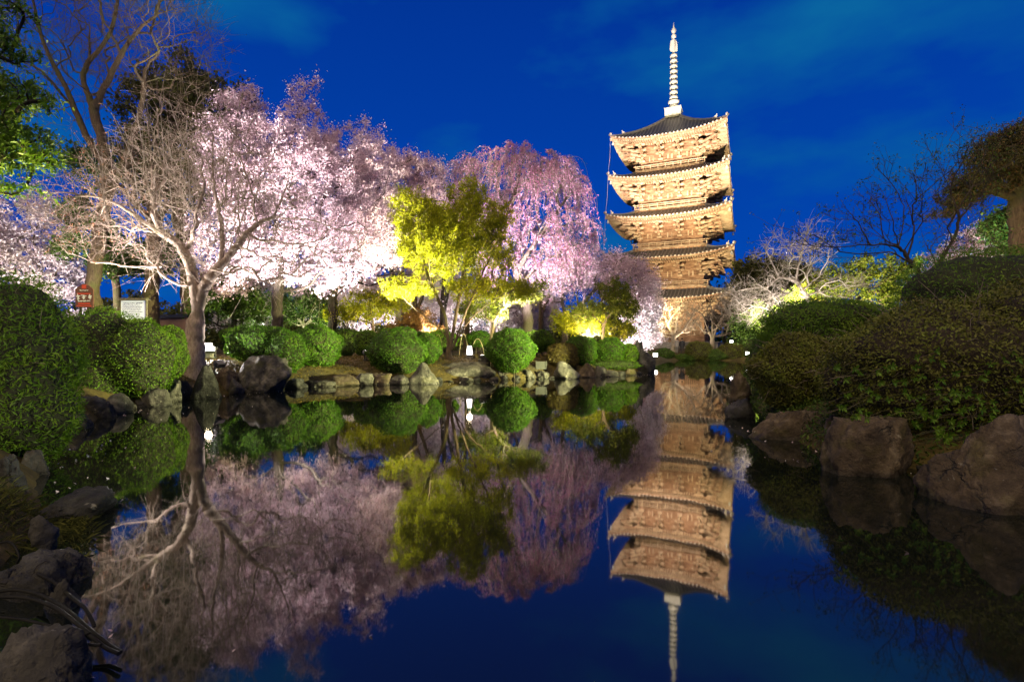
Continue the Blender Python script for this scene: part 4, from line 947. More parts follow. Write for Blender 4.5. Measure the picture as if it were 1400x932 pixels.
# sprigs of pale leaf rosettes on the brown hedge
def sprigs(label, boxes, n, seed):
    rng = np.random.default_rng(seed); lm = MB(); st = MB()
    for _ in range(n):
        b = boxes[rng.integers(len(boxes))]; px = b[0]+(b[2]-b[0])*rng.random(); py = b[1]+(b[3]-b[1])*rng.random(); p = P(px, py, b[4]+.15*rng.normal())
        if p[2] < .05: continue
        q = p+np.array((rng.normal()*.06, .35, -.12)); st.tube(np.array([q, (p+q)/2+rng.normal(size=3)*.02, p]), np.array([.004, .0035, .003]), 3)
        k = 7; a = rng.random()*6+np.arange(k)*2*PI/k; d = np.stack([np.cos(a), -.35+0*a, np.sin(a)], 1)+rng.normal(size=(k, 3))*.2
        d = nrm(d); L = .055*(.6+.7*rng.random((k, 1))); w = nrm(np.cross(d, np.array((0, 1, .2))))*L*.2
        v = np.stack([np.repeat(p[None], k, 0), p+d*L*.55+w, p+d*L, p+d*L*.55-w], 1)
        lm.add(v.reshape(-1, 3), np.arange(4*k).reshape(-1, 4), 0, .4+.6*rng.random(k))
    c = P(boxes[0][0], boxes[0][1], boxes[0][4]); root = empty('azalea_sprigs', (c[0], c[1]+.4, gz(c[0], c[1]+.4))); tag(root, label, 'plant')
    for nm, m_, mt in (('leaves', lm, 'hedge'), ('stem', st, 'bark')):
        o = m_.build(nm, M[mt], root); rebase(root, o); o['kind'] = 'stuff'
sprigs('sparse yellow green azalea sprigs poking from the brown hedge above the mossy boulder', [(1140, 500, 1265, 590, 6.15), (1250, 480, 1400, 570, 5.9), (1270, 540, 1370, 610, 5.5)], 120, 45)

# ================================================================== rocks
R_ = rock
R_('grey rock at the left edge under the big dark bush', 30, 662, 52, 46, 5.9, mat='rock', seed=1, sub=5)
R_('upright dark rock cut by the left edge of the picture', 4, 712, 40, 88, 4.9, mat='rock_dark', seed=2, sub=5)
R_('flat pointed dark rock lying out in the water at left', 84, 712, 88, 34, None, 1.1, 'rock_dark', 3, tilt=.2, sub=5)
R_('small rock at the water below the left edge of the big dark bush', 98, 585, 34, 30, 9.3, mat='rock', seed=4)
R_('low flat rock under the left half of the wide clipped bush', 118, 572, 56, 30, None, .8, 'rock_dark', 5, flat=.5)
R_('dark low rock half hidden behind the left half of the wide clipped bush', 116, 556, 74, 36, 12.4, .7, 'rock_dark', 16)
R_('squarish rock under the middle of the wide clipped bush', 150, 566, 40, 28, None, .9, 'rock', 6, peak=.35)
R_('pointed wedge rock under the right half of the wide clipped bush', 203, 556, 46, 28, None, .8, 'rock', 7, tilt=.4, peak=.4)
R_('upright small rock right of the pointed wedge rock', 230, 550, 28, 34, None, .8, 'rock', 8, peak=.35)
R_('dark blocky rock left of the triangular rock', 246, 546, 24, 26, None, .8, 'rock_dark', 9)
R_('dark triangular rock in front of the pale tree trunk', 275, 546, 46, 48, None, .7, 'rock_dark', 10, cut=6, peak=.7)
R_('brown rock right of the triangular rock below the lamp box', 304, 540, 32, 38, 16.2, .8, 'rock_brown', 11)
R_('small slanted rock against the left side of the big split boulder', 318, 537, 24, 20, 16, .8, 'rock', 12, peak=.5)
R_('big split boulder under the two lobed bush', 352, 537, 80, 52, 16.6, .8, 'rock', 13, cut=9, sub=5)
R_('low flat stone in the water right of the split boulder', 402, 531, 32, 14, None, .8, 'rock_dark', 14, flat=.5)
for i, (x, pb, w, h, lb) in enumerate([(440, 529, 34, 9, 'thin flat stone at the foot of the round bush'), (466, 528, 44, 16, 'low rock left on the mossy slope edge'), (493, 527, 30, 17, 'rounded rock in the middle of the mossy slope edge'), (517, 526, 34, 16, 'low broad rock right on the mossy slope edge'), (543, 526, 28, 13, 'small low rock under the large domed bush')]):
    R_(lb, x, pb, w, h, None, .9, ['rock', 'rock_brown'][i % 2], 20+i, flat=.3)
R_('grey wedge rock between the domed bush and the long slab', 577, 525, 50, 30, None, .7, 'rock', 26, tilt=.5, peak=.45)
R_('long horizontal rock slab in front of the glowing ground lamp', 634, 521, 88, 26, 22.2, .45, 'rock', 27, flat=.6)
R_('small dark knob of rock on the right end of the long slab', 662, 500, 18, 10, 23.2, .8, 'rock_dark', 28, z0=.62)
R_('small flat stone standing in the water before the long slab', 638, 522, 18, 6, None, .9, 'rock', 29, flat=.6)
for i, (x, pb, w, h, mt, lb) in enumerate([(690, 519, 26, 15, 'rock', 'brown edge stone right of the long slab'), (706, 518, 22, 13, 'rock', 'pale edge stone below the left half of the largest round bush'), (722, 518, 20, 13, 'rock', 'rounded edge stone below the right half of the largest round bush'),
        (742, 518, 20, 11, 'rock', 'small pale stone below the grey floodlight box'), (777, 518, 38, 24, 'rock', 'large grey rock under the reddish brown bush'), (803, 516, 26, 20, 'rock_brown', 'brown rock right of the large grey rock'),
        (821, 515, 20, 15, 'rock', 'squared pale stone below the tall rounded bush'), (836, 515, 22, 9, 'rock', 'flat pale stone at the water, right of the squared one'), (861, 513, 26, 16, 'rock_brown', 'dull brown rock left of the tall dark stone')]):
    R_(lb, x, pb, w, h, None, .9, mt, 40+i)
R_('tall dark stone standing at the end of the island', 886, 512, 27, 36, None, .8, 'rock_dark', 50, cut=8, peak=.3)
R_('narrow dark pillar stone beside the tall dark stone', 874, 512, 12, 48, 27.4, .9, 'rock_dark', 51, cut=8)
# right bank
R_('upright rock at the far end of the right bank', 1017, 548, 38, 40, None, .8, 'rock_brown', 60, peak=.5, sub=5)
R_('dark wet rock low in the water at the far end of the right bank', 1019, 573, 42, 28, None, .8, 'rock_dark', 61)
R_('low ribbed ledge of brown rock under the left brown hedge', 1086, 602, 108, 40, None, .6, 'rock_brown', 62, flat=.3, sub=5)
R_('small brown rock left of the mossy boulder', 1146, 608, 30, 42, 7.6, .8, 'rock_brown', 63, sub=5)
R_('large mossy brown boulder under the brown hedge', 1210, 652, 132, 84, None, .7, 'rock_brown', 64, flat=.3, cut=9, sub=5)
R_('big sloping brown boulder at the right edge', 1418, 702, 200, 132, None, .7, 'rock_brown', 65, tilt=.25, cut=8, peak=.25, sub=5)
R_('dark rock between the mossy boulder and the sloping boulder', 1298, 668, 46, 36, 5.7, .9, 'rock_dark', 66, sub=5)
# left foreground
R_('broad dark rock behind the black hoses at lower left', 18, 872, 130, 100, 3.05, .8, 'rock_dark', 70, sub=5)
R_('small round stone above the broad dark rock', 50, 786, 34, 34, 3.6, .9, 'rock', 71, z0=.14)
R_('smooth bluish stone beneath the black hoses', 62, 872, 56, 72, 2.85, .9, 'rock', 72, sub=5)
R_('large purple grey boulder in the bottom left corner', 8, 985, 150, 105, 2.1, .8, 'rock', 73, sub=5)
R_('rough mossy stone at the waterline right of the small round stone', 82, 800, 56, 40, 3.3, .8, 'rock_dark', 74, sub=5)
R_('weathered stone at the left edge under the upright dark rock', -6, 780, 60, 60, 3.9, .8, 'rock_brown', 75)

# ================================================================== lamps, signs and other things
def lamp_box(px, pyb, d, w, h, label):
    b = P(px, pyb, d); g = gz(b[0], b[1]); w = w*d/F; h = h*d/F
    r = empty('ground_lamp', (b[0], b[1], g)); tag(r, label, 'lamp')
    z0 = max(b[2]-g, .08)
    mb = MB(); mb.box((0, 0, z0/2-.03), (w*.55, w*.55, z0/2+.03)); mb.box((0, 0, z0), (w*.75, w*.75, .02)); mb.build('base', M['stone'], r)
    mb = MB(); v = []
    for z, s in ((z0+.02, 1.0), (z0+h, .72)): v += [(-w/2*s, -w/2*s, z), (w/2*s, -w/2*s, z), (w/2*s, w/2*s, z), (-w/2*s, w/2*s, z)]
    mb.add(v, [(0, 1, 5, 4), (1, 2, 6, 5), (2, 3, 7, 6), (3, 0, 4, 7), (4, 5, 6, 7)]); mb.build('shade', M['lamp'], r)
    mb = MB(); mb.box((0, 0, z0+h+.012), (w*.42, w*.42, .012)); mb.box((0, 0, z0+h+.03), (w*.08, w*.08, .02)); mb.build('cap', M['iron'], r)
    fr = MB()
    for sx, sy in ((-1, -1), (1, -1), (1, 1), (-1, 1)): fr.bar((sx*w*.51, sy*w*.51, z0), (sx*w*.37, sy*w*.37, z0+h+.01), .018, .018)
    for sx in (-1, 1): fr.bar((sx*w*.51, -w*.51, z0+.01), (sx*w*.51, w*.51, z0+.01), .016, .016); fr.bar((-w*.51, sx*w*.51, z0+.012), (w*.51, sx*w*.51, z0+.012), .016, .016)
    fr.build('frame', M['bark_dark'], r)
    return r
lamp_box(285, 481, 20.5, 9, 12, 'glowing white box lamp on the ground right of the pale tree trunk')
lamp_box(642, 485, 25.2, 8, 12, 'glowing white paper lamp on a small stone base on the moss')

def floodlight(loc, target, label, seen=True, glow=True):
    """a small floodlight on a bracket, aimed at its target"""
    loc = np.asarray(loc, float); g = gz(loc[0], loc[1]); d = np.asarray(target, float)-np.array((loc[0], loc[1], g+.35)); yaw = math.atan2(-d[0], d[1]); pit = math.atan2(d[2], math.hypot(d[0], d[1]))
    r = empty('floodlight', (loc[0], loc[1], g), yaw); tag(r, label, 'floodlight', 'floodlights in the garden')
    mb = MB(); mb.box((0, 0, .02), (.14, .10, .02)); mb.box((-.17, 0, .19), (.012, .03, .17)); mb.box((.17, 0, .19), (.012, .03, .17)); mb.box((0, 0, .05), (.17, .03, .012)); mb.build('bracket', M['iron'], r)
    c, s = math.cos(pit), math.sin(pit); Rx = np.array([(1, 0, 0), (0, c, -s), (0, s, c)])
    mb = MB(); mb.box(np.array((0, 0, .36)), (.15, .07, .11), Rx); mb.box(np.array((0, 0, .36))+Rx@np.array((0, -.09, 0)), (.10, .02, .08), Rx); h = mb.build('housing', M['iron'], r)
    mb = MB(); mb.box(np.array((0, 0, .36))+Rx@np.array((0, .072, 0)), (.135, .004, .095), Rx); mb.build('lens', M['flood'] if glow else M['stone'], h)
    return np.array((loc[0], loc[1], g+.36))+nrm(d)*.16
def place(px, d): return np.array((P(px, HY, d)[0], d))
def box_light(px, py, d, label):
    """far bare floodlight seen face on"""
    b = P(px, py, d); r = empty('floodlight', (b[0], b[1], gz(b[0], b[1]))); tag(r, label, 'floodlight', 'small white lights on the far shore')
    z = b[2]-r.location.z
    mb = MB(); mb.tube(np.array([(0, .1, -.1), (0, .1, z)]), .03, 5); mb.build('pole', M['iron'], r)
    mb = MB(); mb.box((0, .08, z), (.20, .08, .16)); h = mb.build('housing', M['iron'], r)
    mb = MB(); mb.box((0, -.004, z), (.18, .004, .14)); mb.build('lens', M['flood'], h)
box_light(1000, 467, 57, 'bright white light on a pole at the far shore right of the pale trees')
box_light(1022, 483, 50, 'small white light near the water before the right bank bush')
box_light(896, 485, 44, 'small white light right beside the tall dark stone')
# grey box floodlight beside the largest bush
b = P(740, 492, 24.3); r = empty('floodlight', (b[0], b[1], gz(b[0], b[1]))); tag(r, 'grey box floodlight seen from behind between the largest round bush and the reddish bush', 'floodlight')
mb = MB(); mb.box((0, 0, .18), (.20, .10, .16)); mb.box((0, -.11, .18), (.15, .02, .02)); mb.box((0, -.11, .26), (.15, .02, .02)); mb.build('housing', M['iron'], r)
mb = MB(); mb.box((-.235, 0, .17), (.03, .12, .19)); mb.box((.235, 0, .17), (.03, .12, .19)); mb.box((0, 0, .0), (.27, .14, .025)); mb.build('stand', M['iron'], r)

# low bamboo hoops
M['bamboo'] = mat_noise('bamboo', [(.3, (.26, .20, .11)), (.7, (.46, .38, .24))], 5, rough=.6, bump=.2, bdist=.01)
for x0, x1, yt, yb, d, lb in [(592, 606, 457, 474, 26.5, 'thin bent bamboo hoop left of the maple stems'), (628, 640, 456, 470, 27, 'thin bent bamboo hoop behind the glowing paper lamp'), (644, 662, 463, 473, 27, 'thin bent bamboo hoop right of the glowing paper lamp')]:
    a = P(x0, yb, d); c = P(x1, yb, d); h = (yb-yt)*d/F; a[2] = gz(a[0], a[1])-.05; c[2] = gz(c[0], c[1])-.05
    t = np.linspace(0, 1, 13)[:, None]; mb = MB(); pts = a+(c-a)*t; zt = CAMZ-(yt-HY)/F*d
    pts[:, 2] = pts[:, 2]+(zt-pts[:, 2])*np.sin(t[:, 0]*PI)**.6; o_ = (a+c)/2; mb.tube(pts-o_, .014, 5)
    o = mb.build('bamboo_hoop', M['bamboo'], smooth=True); o.location = o_; tag(o, lb, 'hoop', 'bamboo hoops on the island')

# red brown sign with a gabled top
M['sign_red'] = mat_noise('sign_board', [(.3, (.13, .055, .04)), (.7, (.20, .09, .065))], 3, bump=.1, bdist=.005)
M['sign_vermilion'] = mat_noise('sign_vermilion', [(.3, (.55, .06, .03)), (.7, (.66, .09, .05))], 3, bump=0)
M['white_paint'] = mat_noise('white_paint', [(.3, (.70, .70, .69)), (.7, (.80, .80, .79))], 3, bump=0)
M['board_glow'] = mat_noise('white_board_glow', [(.3, (.72, .74, .78)), (.7, (.80, .82, .85))], 2, bump=0)
_p = [n for n in M['board_glow'].node_tree.nodes if n.type == 'BSDF_PRINCIPLED'][0]; _p.inputs['Emission Color'].default_value = (.80, .84, 1, 1); _p.inputs['Emission Strength'].default_value = .38  # glow put into the board colour so it looks brightly lit
M['ink'] = mat_noise('ink', [(.3, (.06, .06, .07)), (.7, (.10, .10, .12))], 5, bump=0)
d = 20.0; b = P(115, 440, d); k = d/F; r = empty('sign', (b[0], b[1], gz(b[0], b[1])), .0); tag(r, 'red brown sign with a gabled top and white lettering behind the wide bush', 'sign')
zc = CAMZ-(404-HY)/F*d-r.location.z
mb = MB(); v = [(-12*k, 0, zc-16*k), (12*k, 0, zc-16*k), (12*k, 0, zc+9*k), (3*k, 0, zc+16*k), (-3*k, 0, zc+16*k), (-12*k, 0, zc+9*k)]
v += [(x, .05, z) for x, y, z in v]; mb.add(v, [(0, 1, 2, 3, 4, 5), (11, 10, 9, 8, 7, 6)]+[(i, i+6, (i+1) % 6+6, (i+1) % 6) for i in range(6)]); bd = mb.build('board', M['sign_red'], r)
for nm, zz, hx, hz in (('emblem', 12, 3, 2.5), ('red_band', 2.6, 9, .8), ('red_band', -11, 8, 1.0), ('red_band', -14, 10, .7)):
    mb = MB(); mb.box((0, -.006, zc+zz*k), (hx*k, .004, hz*k)); mb.build(nm, M['sign_vermilion'], bd)
rg = np.random.default_rng(7); mb = MB()
def glyph(mb, x, z, s, y=-.006):
    """an illegible small character: a few brush strokes"""
    for _ in range(4):
        hz = rg.random() < .5; mb.box((x+rg.normal()*s*.22, y-.001*rg.random(), z+rg.normal()*s*.25), (s*(.42 if hz else .09), .003, s*(.09 if hz else .42)))
for i in range(6): glyph(mb, (i-2.5)*2.0*k, zc+7.2*k, 1.6*k)
for x, s in ((-8, 5), (0, 5.5), (8, 5)): glyph(mb, x*k, zc-1.5*k, s*k); glyph(mb, x*k+.01, zc-1.5*k, s*k)
for i in range(13): glyph(mb, (i-6)*1.35*k, zc-7.2*k, 1.7*k)
mb.build('lettering', M['white_paint'], bd)
for sx in (-7, 7):
    mb = MB(); mb.box((sx*k, .08, zc/2-.1), (.035, .03, zc/2+.1)); mb.build('post', M['bark_dark'], r)
# white notice board with a small roof
d = 22.0; b = P(183, 445, d); k = d/F; r = empty('notice_board', (b[0], b[1], gz(b[0], b[1]))); tag(r, 'white notice board with rows of small writing and a little roof behind the wide bush', 'notice board')
zc = CAMZ-(424-HY)/F*d-r.location.z
mb = MB(); mb.box((0, 0, zc), (17*k, .03, 13*k)); bd = mb.build('board', M['board_glow'], r)
mb = MB()
for i in range(16): glyph(mb, (i-7.5)*1.7*k, zc+9.5*k, 1.5*k, -.036)
for row in range(8):
    n = rg.integers(17, 22)
    for i in range(n): glyph(mb, (-14.5+i*1.35)*k, zc+(6.6-2.3*row)*k, 1.05*k, -.036)
mb.build('lettering', M['ink'], bd)
mb = MB(); mb.box((0, 0, zc+14.5*k), (19.5*k, .14, 1.0*k)); mb.bar((-19.5*k, -.02, zc+16*k), (19.5*k, -.02, zc+16*k), .12, .04); mb.build('roof', M['bark_grey'], r)
mb = MB(); mb.box((-17.4*k, 0, zc), (.6*k, .05, 13.4*k)); mb.box((17.4*k, 0, zc), (.6*k, .05, 13.4*k)); mb.box((0, 0, zc-13.4*k), (17.9*k, .05, .6*k)); mb.build('frame', M['bark_grey'], r)
for sx in (-15, 15):
    mb = MB(); mb.box((sx*k, .08, zc/2-.1), (.05, .04, zc/2+.1)); mb.build('post', M['bark'], r)
# earthen garden wall behind
M['earth_wall'] = mat_noise('earth_wall', [(.3, (.17, .10, .075)), (.7, (.30, .19, .145))], 1.2, 8, bump=.3, bdist=.03)
a = P(150, 440, 31); c = P(262, 440, 28); L = np.linalg.norm((c-a)[:2]); r = empty('garden_wall', ((a[0]+c[0])/2, (a[1]+c[1])/2, 1.0), math.atan2(c[1]-a[1], c[0]-a[0])); tag(r, 'reddish earthen garden wall with a dark coping behind the notice board', 'wall')
mb = MB(); mb.box((0, 0, .95), (L/2, .18, 1.1)); mb.build('wall_face', M['earth_wall'], r)
mb = MB(); mb.bar((-L/2-.1, 0, 2.10), (L/2+.1, 0, 2.10), .60, .09); mb.bar((-L/2-.1, 0, 2.20), (L/2+.1, 0, 2.20), .30, .10); mb.build('coping', M['tile'], r)

# black hoses in the lower left corner
hoses = [([(-30, 814, 2.75), (20, 806, 2.8), (60, 815, 2.75), (95, 836, 2.65), (125, 862, 2.55), (148, 880, 2.5), (165, 891, 2.45)], 'upper of the two long black hoses dipping into the pond'),
         ([(-30, 818, 2.65), (30, 816, 2.7), (75, 830, 2.65), (110, 856, 2.55), (140, 882, 2.48), (162, 893, 2.42)], 'lower of the two long black hoses dipping into the pond'),
         ([(52, 784, 3.1), (75, 796, 3.0), (95, 814, 2.9), (115, 830, 2.8), (126, 848, 2.72), (129, 856, 2.7)], 'short curved black hose hooked over the rocks'),
         ([(55, 786, 3.2), (80, 800, 3.12), (103, 814, 3.05)], 'shortest black hose stub pointing at the pond above the others'),
         ([(-30, 842, 2.55), (20, 845, 2.55), (60, 853, 2.5), (90, 864, 2.45), (106, 867, 2.42)], 'thin dark hose crossing the bluish stone'),
         ([(40, 862, 2.38), (80, 868, 2.4), (110, 868, 2.42), (124, 864, 2.44)], 'thin pale edged hose above the lowest one'),
         ([(62, 874, 2.3), (95, 876, 2.32), (125, 881, 2.34), (138, 881, 2.34)], 'lowest thin hose lying straight over the water edge'),
         ([(-20, 752, 3.5), (5, 741, 3.5), (18, 744, 3.45), (26, 760, 3.4), (22, 772, 3.4)], 'bent black hose loop at the left edge above the rest')]
for i, (pp, lb) in enumerate(hoses):
    pts = catmull(np.array([P(*q) for q in pp]), 5); o_ = pts.mean(0); mb = MB(); mb.tube(pts-o_, .0095 if i < 3 else .007, 8, cap=True)
    o = mb.build('hose', M['black'], smooth=True); o.location = o_; tag(o, lb, 'hose', 'black hoses at lower left')

# grass on the near left bank and dry leaves of moss
rng = np.random.default_rng(55); mb = MB()
for _ in range(1300):
    px = rng.uniform(-20, 125); py = rng.uniform(715, 760); d = 4.2+rng.normal()*.25; p = P(px, py, d); g = max(gz(p[0], p[1]), .02)
    if g < -.1: continue
    p[2] = g-.02; h = .03+.05*rng.random(); t = rng.normal(size=2)*.06
    w = .0012
    mb.add([p+(-w, 0, 0), p+(w, 0, 0), p+(t[0]*.5+w*.6, t[1]*.5, h*.65), p+(t[0], t[1], h*.85)], [(0, 1, 2, 3)], 0, [rng.random()])
if mb.n: tag(mb.build('grass', M['olive']), 'tufts of dark grass between the rocks at lower left', 'grass', kind='stuff')
rng = np.random.default_rng(56); n = 60000
xy = np.stack([rng.uniform(-13, 9, n), rng.uniform(15, 30, n)], 1); s_ = sdf(xy); xy = xy[(s_ > .15) & (s_ < 5)]
z = ground_z(xy[:, 0], xy[:, 1]); c = np.column_stack([xy, z+.015]); mb = MB()
leaf_quads(mb, c, .065, rng, np.tile((0, 0, 1.), (len(c), 1)), 1.2, .5)
M['moss'] = mat_leaf('moss', [(0, (.05, .045, .008)), (.6, (.13, .10, .014)), (1, (.20, .13, .03))], .1)
tag(mb.build('moss', M['moss']), 'yellow brown moss and fallen leaves on the island bank', 'moss', kind='stuff')

# leaf litter and low growth on the right bank
rng = np.random.default_rng(58); xy = np.stack([rng.uniform(3.6, 11, 90000), rng.uniform(3, 18, 90000)], 1); s_ = sdf(xy); xy = xy[(s_ > .02) & (s_ < 1.6)]
hh = rng.random(len(xy))**2*.16; mb = MB(); leaf_quads(mb, np.column_stack([xy, ground_z(xy[:, 0], xy[:, 1])+.01+hh]), .07, rng, np.tile((0, 0, 1.), (len(xy), 1)), 1.6, .35)
tag(mb.build('ground_cover', M['hedge_dark']), 'dark low ground cover between the boulders of the right bank', 'ground cover', kind='stuff')
# small filler stones packed along the island edge
rng = np.random.default_rng(59); protos = []
pl = POND[9:24]; seg = np.linalg.norm(np.diff(pl, axis=0), axis=1); cum = np.concatenate([[0], np.cumsum(seg)])
LAND = [(288, 'the brown rock below the lamp box'), (352, 'the big split boulder'), (402, 'the low flat stone beside the split boulder'), (440, 'the thin flat stone'), (478, 'the left half of the mossy slope'), (517, 'the right half of the mossy slope'), (545, 'the large domed bush'), (580, 'the grey wedge rock'),
        (615, 'the left half of the long slab'), (655, 'the right half of the long slab'), (688, 'the brown edge stone'), (712, 'the largest round bush'), (742, 'the grey floodlight box'), (777, 'the large grey rock'), (805, 'the tall rounded bush'), (834, 'the second rounded bush'), (862, 'the pale yellow bush')]
used = {}
for i, t in enumerate(np.arange(.3, cum[-1]-.3, .62)):
    a_ = int(np.searchsorted(cum, t)-1); f = (t-cum[a_])/seg[a_]; q = pl[a_]*(1-f)+pl[a_+1]*f
    px = 700+q[0]/q[1]*F; ld = min(LAND, key=lambda w: abs(w[0]-px)); n_ = used.get(ld[1], 0)
    if n_ > 2: continue
    used[ld[1]] = n_+1; tone = ['dark', 'grey', 'blackish', 'brown'][(k_ := (i if i < 4 else int(rng.integers(4)))) % 4]
    lab = tone+' filler stone '+['left of', 'in front of', 'right of'][n_]+' '+ld[1]
    if len(protos) < 4 and i < 4:
        st_ = rock(lab, 700, 520, 14, 9, 22, .9, ['rock_dark', 'rock', 'rock_dark', 'rock_brown'][i], 100+i, group='filler stones at the island edge', sub=3); protos.append(st_)
    else:
        st_ = protos[k_ % len(protos)].copy(); COL.objects.link(st_); st_['label'] = lab
    st_.location = (q[0]+rng.normal()*.06, q[1]+.12+rng.normal()*.08, -.02); st_.rotation_euler.z = rng.random()*6.28; s0 = .6+.7*rng.random(); st_.scale = (s0, s0, s0*(.45+.4*rng.random()))

# petals and bits floating on the water along the banks
rng = np.random.default_rng(57); xy = np.stack([rng.uniform(-10, 10, 60000), rng.uniform(2, 30, 60000)], 1); s_ = -sdf(xy)
keep = (s_ > .05) & (rng.random(len(xy)) < .22*np.exp(-s_/.5)+.0015) & (np.sin(xy[:, 0]*1.9+xy[:, 1]*.7)+np.sin(xy[:, 1]*1.3-1) > -.3); xy = xy[keep]
mb = MB(); leaf_quads(mb, np.column_stack([xy, np.full(len(xy), .006)]), .035, rng, np.tile((0, 0, 1.), (len(xy), 1)), .05, .7)
tag(mb.build('floating_petals', M['blossom_white']), 'pale fallen petals floating on the dark water along the banks', 'petals', kind='stuff')

# two people on the far shore, seen from behind
M['skin'] = mat_noise('skin', [(.3, (.42, .27, .20)), (.7, (.50, .33, .25))], 5, bump=0)
M['hair'] = mat_noise('hair', [(.3, (.012, .010, .009)), (.7, (.025, .02, .018))], 9, bump=.2, bdist=.003)
def cloth(nm, c): return mat_noise(nm, [(.3, tuple(.8*q for q in c)), (.7, c)], 6, bump=.2, bdist=.005)
def person(loc, yaw, H, coat, trousers, label, arm):
    r = empty('person', loc, yaw); tag(r, label, 'person', 'visitors on the far shore'); k = H/1.70
    V = []; E = []; RR = []
    def chain(pts, start=None):
        last = start
        for p, rad in pts:
            V.append((p[0]*k, p[1]*k, p[2]*k)); RR.append(rad*k)
            if last is not None: E.append((last, len(V)-1))
            last = len(V)-1
        return last
    chain([((0, 0, .93), .145)]); ch = chain([((0, .0, 1.10), .13), ((0, .01, 1.28), .15), ((0, 0, 1.42), .11)], 0)
    hd = chain([((0, .01, 1.49), .055), ((0, -.01, 1.56), .075), ((0, -.01, 1.63), .085)], ch); chain([((0, -.095, 1.575), .018)], hd)
    for s in (-1, 1):
        sh = chain([((s*.17, 0, 1.39), .065), ((s*.23, .02, 1.12), .048), ((s*.24+arm*s*.02, -.05-arm*.1, .90), .036), ((s*.24, -.07-arm*.1, .83), .028)], ch)
        for f in range(4): chain([((s*.24+(f-1.5)*.0, -.10-arm*.1+f*.022, .775), .009), ((s*.235, -.10-arm*.1+f*.022, .735-.008*(f % 2)), .0075)], sh)
        chain([((s*.225, -.125-arm*.1, .80), .010)], sh)
        chain([((s*.09, 0, .84), .095), ((s*.10, -.01, .48), .062), ((s*.10, .015, .10), .042), ((s*.10, -.05, .035), .038), ((s*.10, -.12, .025), .03)], 0)
    me = bpy.data.meshes.new('person_body'); me.from_pydata(V, E, []); o = bpy.data.objects.new('body', me); COL.objects.link(o); o.parent = r
    sk = o.modifiers.new('skin', 'SKIN'); lay = me.skin_vertices[0].data if me.skin_vertices else None
    if lay is None: me.skin_vertices.new() if hasattr(me.skin_vertices, 'new') else None
    lay = me.skin_vertices[0].data
    for i, rad in enumerate(RR): lay[i].radius = (rad, rad*.8 if i < 4 else rad)
    lay[0].use_root = True
    sb = o.modifiers.new('sub', 'SUBSURF'); sb.levels = sb.render_levels = 2
    dg = bpy.context.evaluated_depsgraph_get(); new = bpy.data.meshes.new_from_object(o.evaluated_get(dg)); o.modifiers.clear(); o.data = new
    new.materials.clear(); [new.materials.append(m) for m in (M['skin'], trousers, M['hair'])]
    for f in new.polygons:
        z = f.center[2]/k; x = abs(f.center[0]/k); f.use_smooth = True
        f.material_index = 1 if (z < .92 and x < .19) else 0
    # coat: a loose shell over torso and arms
    cv = MB()
    cv.lathe([(.21*k, .70*k), (.20*k, .95*k), (.185*k, 1.15*k), (.20*k, 1.30*k), (.15*k, 1.41*k), (.07*k, 1.47*k)], 14)
    for s in (-1, 1): cv.tube(np.array([(s*.16, 0, 1.40), (s*.235, .02, 1.12), (s*.245, -.05-arm*.1, .88)])*k, np.array([.085, .068, .052])*k, 10)
    co = cv.build('coat', coat, r, smooth=True)
    hv = MB(); q = nrm(ico(3)[0]); fc = ico(3)[1]; hv.add(q*np.array((.098, .105, .10))*k+np.array((0, .012, 1.635))*k, [tuple(f) for f in fc if q[f].mean(0)[1] > -.45 or q[f].mean(0)[2] > .5]); hv.build('hair', M['hair'], r, smooth=True)
    return r
b = P(925.5, 484, 55.2); person((b[0], b[1], gz(b[0], b[1])), PI+.3, 1.62, cloth('grey_coat', (.30, .27, .27)), cloth('grey_skirt', (.22, .20, .20)), 'person in a pale grey coat standing on the far shore, left of a darker companion', 0)
b = P(932.5, 485, 55.0); person((b[0], b[1], gz(b[0], b[1])), PI-.2, 1.70, cloth('dark_coat', (.035, .035, .045)), cloth('dark_trousers', (.03, .03, .04)), 'person in dark clothes standing on the far shore, right of the pale grey coat', 1)
# ================================================================== the garden's floodlights, with some fill lights added
WARM = (1.0, .80, .58); WHITE = (1.0, .94, .90); SOD = (1.0, .77, .42); PINK = (1.0, .77, .64); ROSE = (1.0, .84, .94); GREENISH = (.95, 1.0, .72)
def spot(px, d, target, power, col, angle=80, label=None, blend=.6, rad=.12, glow=True):
    xy = place(px, d); t = P(*target); p = floodlight((xy[0], xy[1]), t, label, glow=glow)
    l = bpy.data.lights.new('floodlight_beam', 'SPOT'); l.energy = power; l.color = col; l.spot_size = math.radians(angle); l.spot_blend = blend; l.shadow_soft_size = rad
    o = bpy.data.objects.new('floodlight_beam', l); COL.objects.link(o); o.location = p; o.rotation_euler = Vector(t-p).to_track_quat('-Z', 'Y').to_euler()
spot(817, 42, (916, 195, 84), 420000, PINK, 30, 'floodlight on the far lawn aimed at the upper storeys of the pagoda', rad=.3)
spot(800, 43, (921, 100, 86), 95000, WHITE, 18, 'floodlight on the far lawn aimed at the spire of the pagoda', rad=.4)
spot(830, 45, (916, 330, 84), 500000, SOD, 44, 'floodlight on the far lawn aimed at the middle storeys of the pagoda', rad=.3)
spot(1112, 26, (985, 240, 84), 300000, SOD, 36, 'floodlight right of the pagoda aimed at its shaded side', rad=.4)
spot(290, 21.0, (390, 190, 25), 28000, WHITE, 76, 'floodlight behind the split boulder aimed up into the tallest cherry', blend=.9)
spot(440, 23.5, (470, 200, 27), 26000, WHITE, 74, 'floodlight behind the round bushes aimed up into the cherries', blend=.9)
spot(345, 27.5, (350, 330, 25), 1100, WHITE, 150, 'floodlight behind the tallest cherry lighting its lower blossom')
